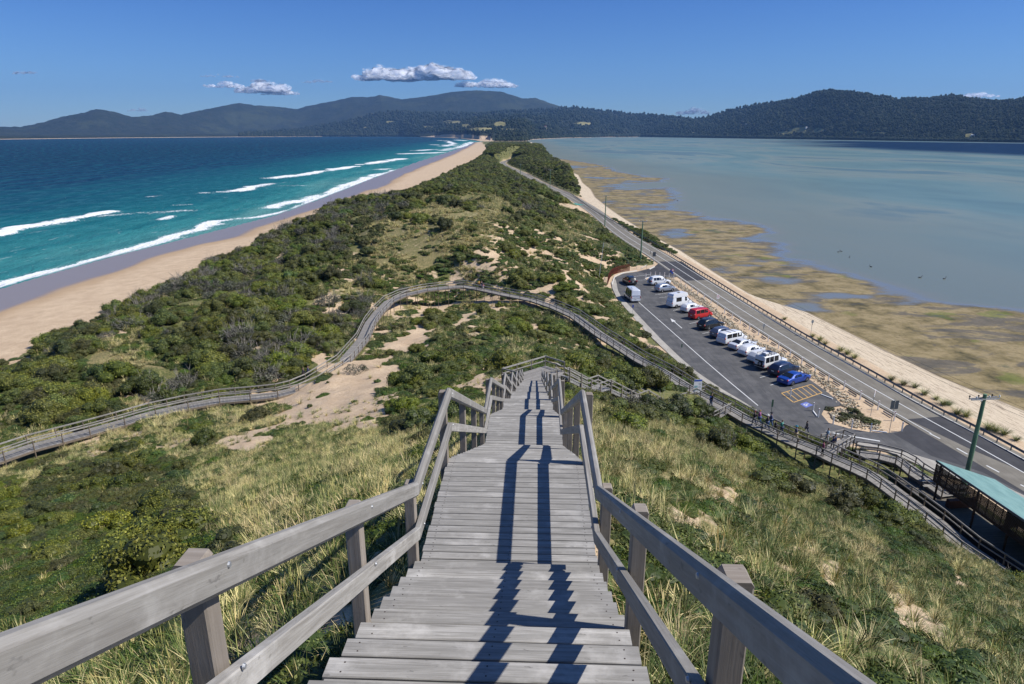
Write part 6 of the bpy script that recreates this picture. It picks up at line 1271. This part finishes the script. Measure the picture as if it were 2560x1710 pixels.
def person(q, rz, label, top, legs, hair, stride=.22, lean=.06, arm=.2, h=1.72, hat=None, pack=None, sleeves=False, bend=0, grp=None):
    o = empty('person', q, rz); s = h/1.72; o.scale = (s,)*3; tag(o, label, 'person', grp)
    V = lambda x, y, z: Vector((x, y, z)); f = lean
    hip = V(0,0,.93); ch = V(0, .10*f*5+bend*.25, 1.28-bend*.05); nk = V(0, .12*f*5+bend*.38, 1.47-bend*.08); hd_ = V(0, .13*f*5+bend*.45, 1.62-bend*.1)
    v = [hip, ch, nk, hd_, hd_+V(0,.015,.075)]; e = [(0,1),(1,2),(2,3),(3,4)]; r = [(.155,.11),(.17,.115),.055,.088,.07]
    nose = len(v); v.append(hd_+V(0,.105,.0)); e.append((3,nose)); r.append(.018)
    limbs = {}
    for sd in (-1,1):
        st_ = stride*sd; a = V(sd*.18, nk.y, 1.42-bend*.07); sw = -arm*sd; el = a+V(sd*.06, sw*.45+.02, -.29); wr_ = el+V(sd*.01, sw*.7+.10, -.23); k = len(v)
        v += [a, el, wr_, wr_+V(0,.02,-.07)]; e += [(1,k),(k,k+1),(k+1,k+2),(k+2,k+3)]; r += [.062,.043,.028,.034]
        for j in range(4): v.append(wr_+V((j-1.5)*.018,.035+.004*j,-.145-.012*(1.5-abs(j-1.5)))); e.append((k+3,len(v)-1)); r.append(.009)
        v.append(wr_+V(-sd*.035,.045,-.09)); e.append((k+3,len(v)-1)); r.append(.010)
        hp = V(sd*.09,0,.88); kn = V(sd*.095, st_*.75+.03, .50); an = V(sd*.095, st_*1.1-abs(stride)*.15, .09+.03*(sd*stride < 0)); k = len(v)
        v += [hp, kn, an, an+V(0,.14,-.05)]; e += [(0,k),(k,k+1),(k+1,k+2),(k+2,k+3)]; r += [.088,.055,.038,(.036,.03)]; limbs[sd] = (a, el, wr_, hp, kn, an)
    skinmesh('body', v, e, r, SK, o)
    L = limbs; tv = [hip+V(0,0,-.02), ch, nk+V(0,0,-.04)]; te = [(0,1),(1,2)]; tr = [(.185,.14),(.20,.145),(.10,.08)]
    for sd in (-1,1): a, el, wr_ = L[sd][:3]; k = len(tv); tv += [a, a.lerp(el,.95)]; te += [(1,k),(k,k+1)]; tr += [.082,.06]; 
    if sleeves:
        for sd in (-1,1): tv.append(L[sd][2]); te.append((3+(sd==1)*2+1, len(tv)-1)); tr.append(.043)
    skinmesh('shirt' if not sleeves else 'jacket', tv, te, tr, top, o)
    tv = [hip]; te = []; tr = [(.178,.135)]
    for sd in (-1,1): hp, kn, an = L[sd][3:]; k = len(tv); tv += [hp, kn, an+V(0,0,.03)]; te += [(0,k),(k,k+1),(k+1,k+2)]; tr += [.105,.073,.055]
    skinmesh('trousers', tv, te, tr, legs, o)
    for sd in (-1,1): an = L[sd][5]; skinmesh('shoe', [an+V(0,-.05,-.045), an+V(0,.05,-.05), an+V(0,.15,-.06)], [(0,1),(1,2)], [(.045,.04),(.047,.035),(.04,.028)], BLK, o, sub=1)
    skinmesh('hair', [hd_+V(0,-.055,-.03), hd_+V(0,-.035,.06), hd_+V(0,.03,.10)], [(0,1),(1,2)], [.075,.088,.07], hair, o)
    if hat: b = MB(); c = hd_+V(0,.01,.09); b.tube([c+V(0,0,-.005), c+V(0,0,.01)], [.18,.17], 14); b.tube([c, c+V(0,0,.06), c+V(0,0,.10)], [.105,.10,.075], 14); b.build('hat', hat, o)
    if pack: skinmesh('backpack', [ch+V(0,-.20,-.12), ch+V(0,-.21,.10)], [(0,1)], [(.15,.10),(.13,.09)], pack, o)
    return o
DK = cloth((.02,.022,.035)); NV = cloth((.025,.04,.10)); JN = cloth((.06,.12,.26)); RD = cloth((.35,.05,.05)); PU = cloth((.28,.08,.24)); TL = cloth((.05,.30,.26)); WTc = cloth((.62,.62,.60)); KH = cloth((.36,.30,.20)); LB = cloth((.35,.48,.58)); HD1 = cloth((.03,.02,.015)); HD2 = cloth((.22,.13,.06)); YL = cloth((.55,.30,.05)); PK_ = cloth((.55,.20,.30)); BLc = cloth((.03,.07,.35)); TEALC = cloth((.03,.18,.26))
z3 = lambda x, y: (1650+x*.19165, 920+y*.19165)
D1 = R(150)                                              # walking down towards the shelter, or up the other way
for (x, y), z, rz, lab, kw in [
 (z3(660,505), 6.55, R(-60), 'person in a dark jacket and blue jeans standing alone on the information deck', dict(top=DK, legs=JN, hair=HD1, stride=.05, sleeves=True, pack=BLc)),
 (z3(1225,745), 6.4, R(60), 'walker in black with reddish hair, leading the group on the boardwalk', dict(top=DK, legs=NV, hair=RD, pack=DK)),
 (z3(1290,735), 6.4, R(55), 'walker in a purple and red top behind the leader on the boardwalk', dict(top=PU, legs=JN, hair=YL)),
 (z3(1392,800), 6.4, R(60), 'walker in a white sun hat and black coat', dict(top=DK, legs=JN, hair=HD1, hat=WTc, sleeves=True)),
 (z3(1440,770), 6.4, R(60), 'walker in a dark jacket and dark hat, beside the one in the white sun hat', dict(top=NV, legs=JN, hair=HD1, hat=DK, sleeves=True)),
 (z3(1500,830), 6.3, R(60), 'child in black clothes in the middle of the walking group', dict(top=DK, legs=DK, hair=HD1, h=1.35)),
 (z3(1580,870), 6.3, R(50), 'walker in a teal top and dark vest', dict(top=TL, legs=NV, hair=HD2, pack=DK)),
 (z3(1765,950), 6.2, R(55), 'walker in navy shirt, blue cap and khaki trousers near the end of the group', dict(top=NV, legs=KH, hair=HD1, hat=TEALC, stride=.3)),
 (z3(1905,860), 2.65, R(80), 'lone person in dark clothes on the car park edge below the boardwalk', dict(top=DK, legs=NV, hair=HD1)),
 (z3(2170,975), 5.45, R(-100), 'person in a pale blue shirt with a dark backpack on the corner platform', dict(top=LB, legs=WTc, hair=HD1, pack=DK, stride=.08)),
 (z3(2240,1065), 5.5, R(-60), 'person in a navy top leaning on the rail of the corner platform', dict(top=NV, legs=DK, hair=HD1, bend=.5, stride=.1, sleeves=True)),
 (z3(2115,1150), 6.0, R(60), 'person in a maroon top standing at the boardwalk bend below the platform', dict(top=cloth((.16,.03,.08)), legs=DK, hair=HD1, stride=.08)),
 ((759,950), 7.2, R(-75), 'walker in black, left one of the pair on the left arm of the boardwalk', dict(top=DK, legs=DK, hair=HD1, sleeves=True)),
 ((771,946), 7.2, R(-75), 'walker in charcoal, right one of the pair on the left arm of the boardwalk', dict(top=NV, legs=DK, hair=HD1, sleeves=True)),
 ((1197.5,722), 7.3, R(-160), 'adult in an orange top on the top of the boardwalk arch', dict(top=YL, legs=DK, hair=HD1)),
 ((1204,722), 7.3, R(-160), 'adult in dark clothes beside the one in orange on the boardwalk arch', dict(top=DK, legs=NV, hair=HD1)),
 ((1208.5,724), 7.3, R(-160), 'child in pink with the two adults on the boardwalk arch', dict(top=PK_, legs=WTc, hair=HD1, h=1.15))]:
    person(P(x, y, z), rz, lab, **kw)
S1 = S(9.6, 1.6, DZ+.01); person(S1, R(100), 'person in a pale top in the shade under the shelter', LB, DK, HD1, stride=.1)
# black swans feeding in the shallows
MSWN = mat('black_plumage', (.02,.018,.02), .6)
for k, (a, b_, s, hd_) in enumerate([(2300,694,1,0),(2361,697,1,.3),(2177,667,.9,2),(2124,643,.8,1),(2096,630,.8,.2),(2103,628.5,.8,3),(1686,499,1,0),(1694,502,1,2)]):
    o = empty('swan', P(a, b_, .14), hd_); o.scale = (s*1.1, s*1.1, s*.8)
    tag(o, 'small black waterbird out on the shallow bay', 'bird', 'black waterbirds on the bay')
    skinmesh('body', [Vector(v) for v in ((-.45,0,.16),(-.2,0,.12),(.15,0,.12),(.36,0,.22),(.42,0,.48),(.40,0,.72),(.50,0,.80),(.62,0,.76))], [(i,i+1) for i in range(7)], [.05,.17,.18,.09,.045,.04,.05,.02], MSWN, o, root=1)
    skinmesh('beak', [Vector((.62,0,.76)), Vector((.72,0,.73))], [(0,1)], [.022,.01], RED, o, sub=0)
# houses on the far clearings
MHW = mat('house_wall', (.62,.60,.56), .8); MHR = mat('house_roof', (.45,.44,.43), .6); MHRR = mat('house_roof_red', (.42,.08,.05), .6)
def hillz(px, py):
    T_ = np.linspace(.02, .49, 400); X, Y, Z = mland(np.full(400, float(px)), T_); _, y, _ = proj(X, Y, Z); i = int(np.argmin(np.abs(y-py))); return X[i], Y[i], Z[i]
for px, py, s, red, lab in [(1118,297,16,0,'white house standing alone high on the slope above the pale fields'),(1180,318,13,0,'white farmhouse among the fields at the centre of the far shore'),(1148,309,11,0,'small white building at the edge of the upper pale field'),(1000,318,13,0,'low white building in the trees left of the pale fields'),(1363,318,12,1,'tiny red roofed house below the middle hills'),(1409,316,12,0,'white house left of the clearing below the middle hills'),(1416,318,9,1,'small red roofed house beside the white one below the middle hills'),
   (2011,322,15,0,'white house on the pale clearing of the right hill'),(1862,312,13,0,'pale house in the trees on the left flank of the right hill'),(1801,326,12,0,'small white house near the shore at the left foot of the right hill'),(2425,342,13,0,'white sheds on the clearing at the far right shore'),(635,339,20,0,'white buildings at the beach on the far left shore')]:
    X, Y, Z = hillz(px, py); o = empty('house', (X, Y, Z+2), px); tag(o, lab, 'house'); h = s*.35
    b = MB(); b.beam((-s/2,0,h/2), (s/2,0,h/2), s*.6, h+4); b.build('wall', MHW, o)
    b = MB(); b.add([(-s*.55,-s*.36,h+2),(s*.55,-s*.36,h+2),(s*.55,0,h*1.7+2),(-s*.55,0,h*1.7+2),(-s*.55,s*.36,h+2),(s*.55,s*.36,h+2)], [(0,1,2,3),(3,2,5,4),(0,3,4),(1,5,2)]); b.build('roof', MHRR if red else MHR, o)
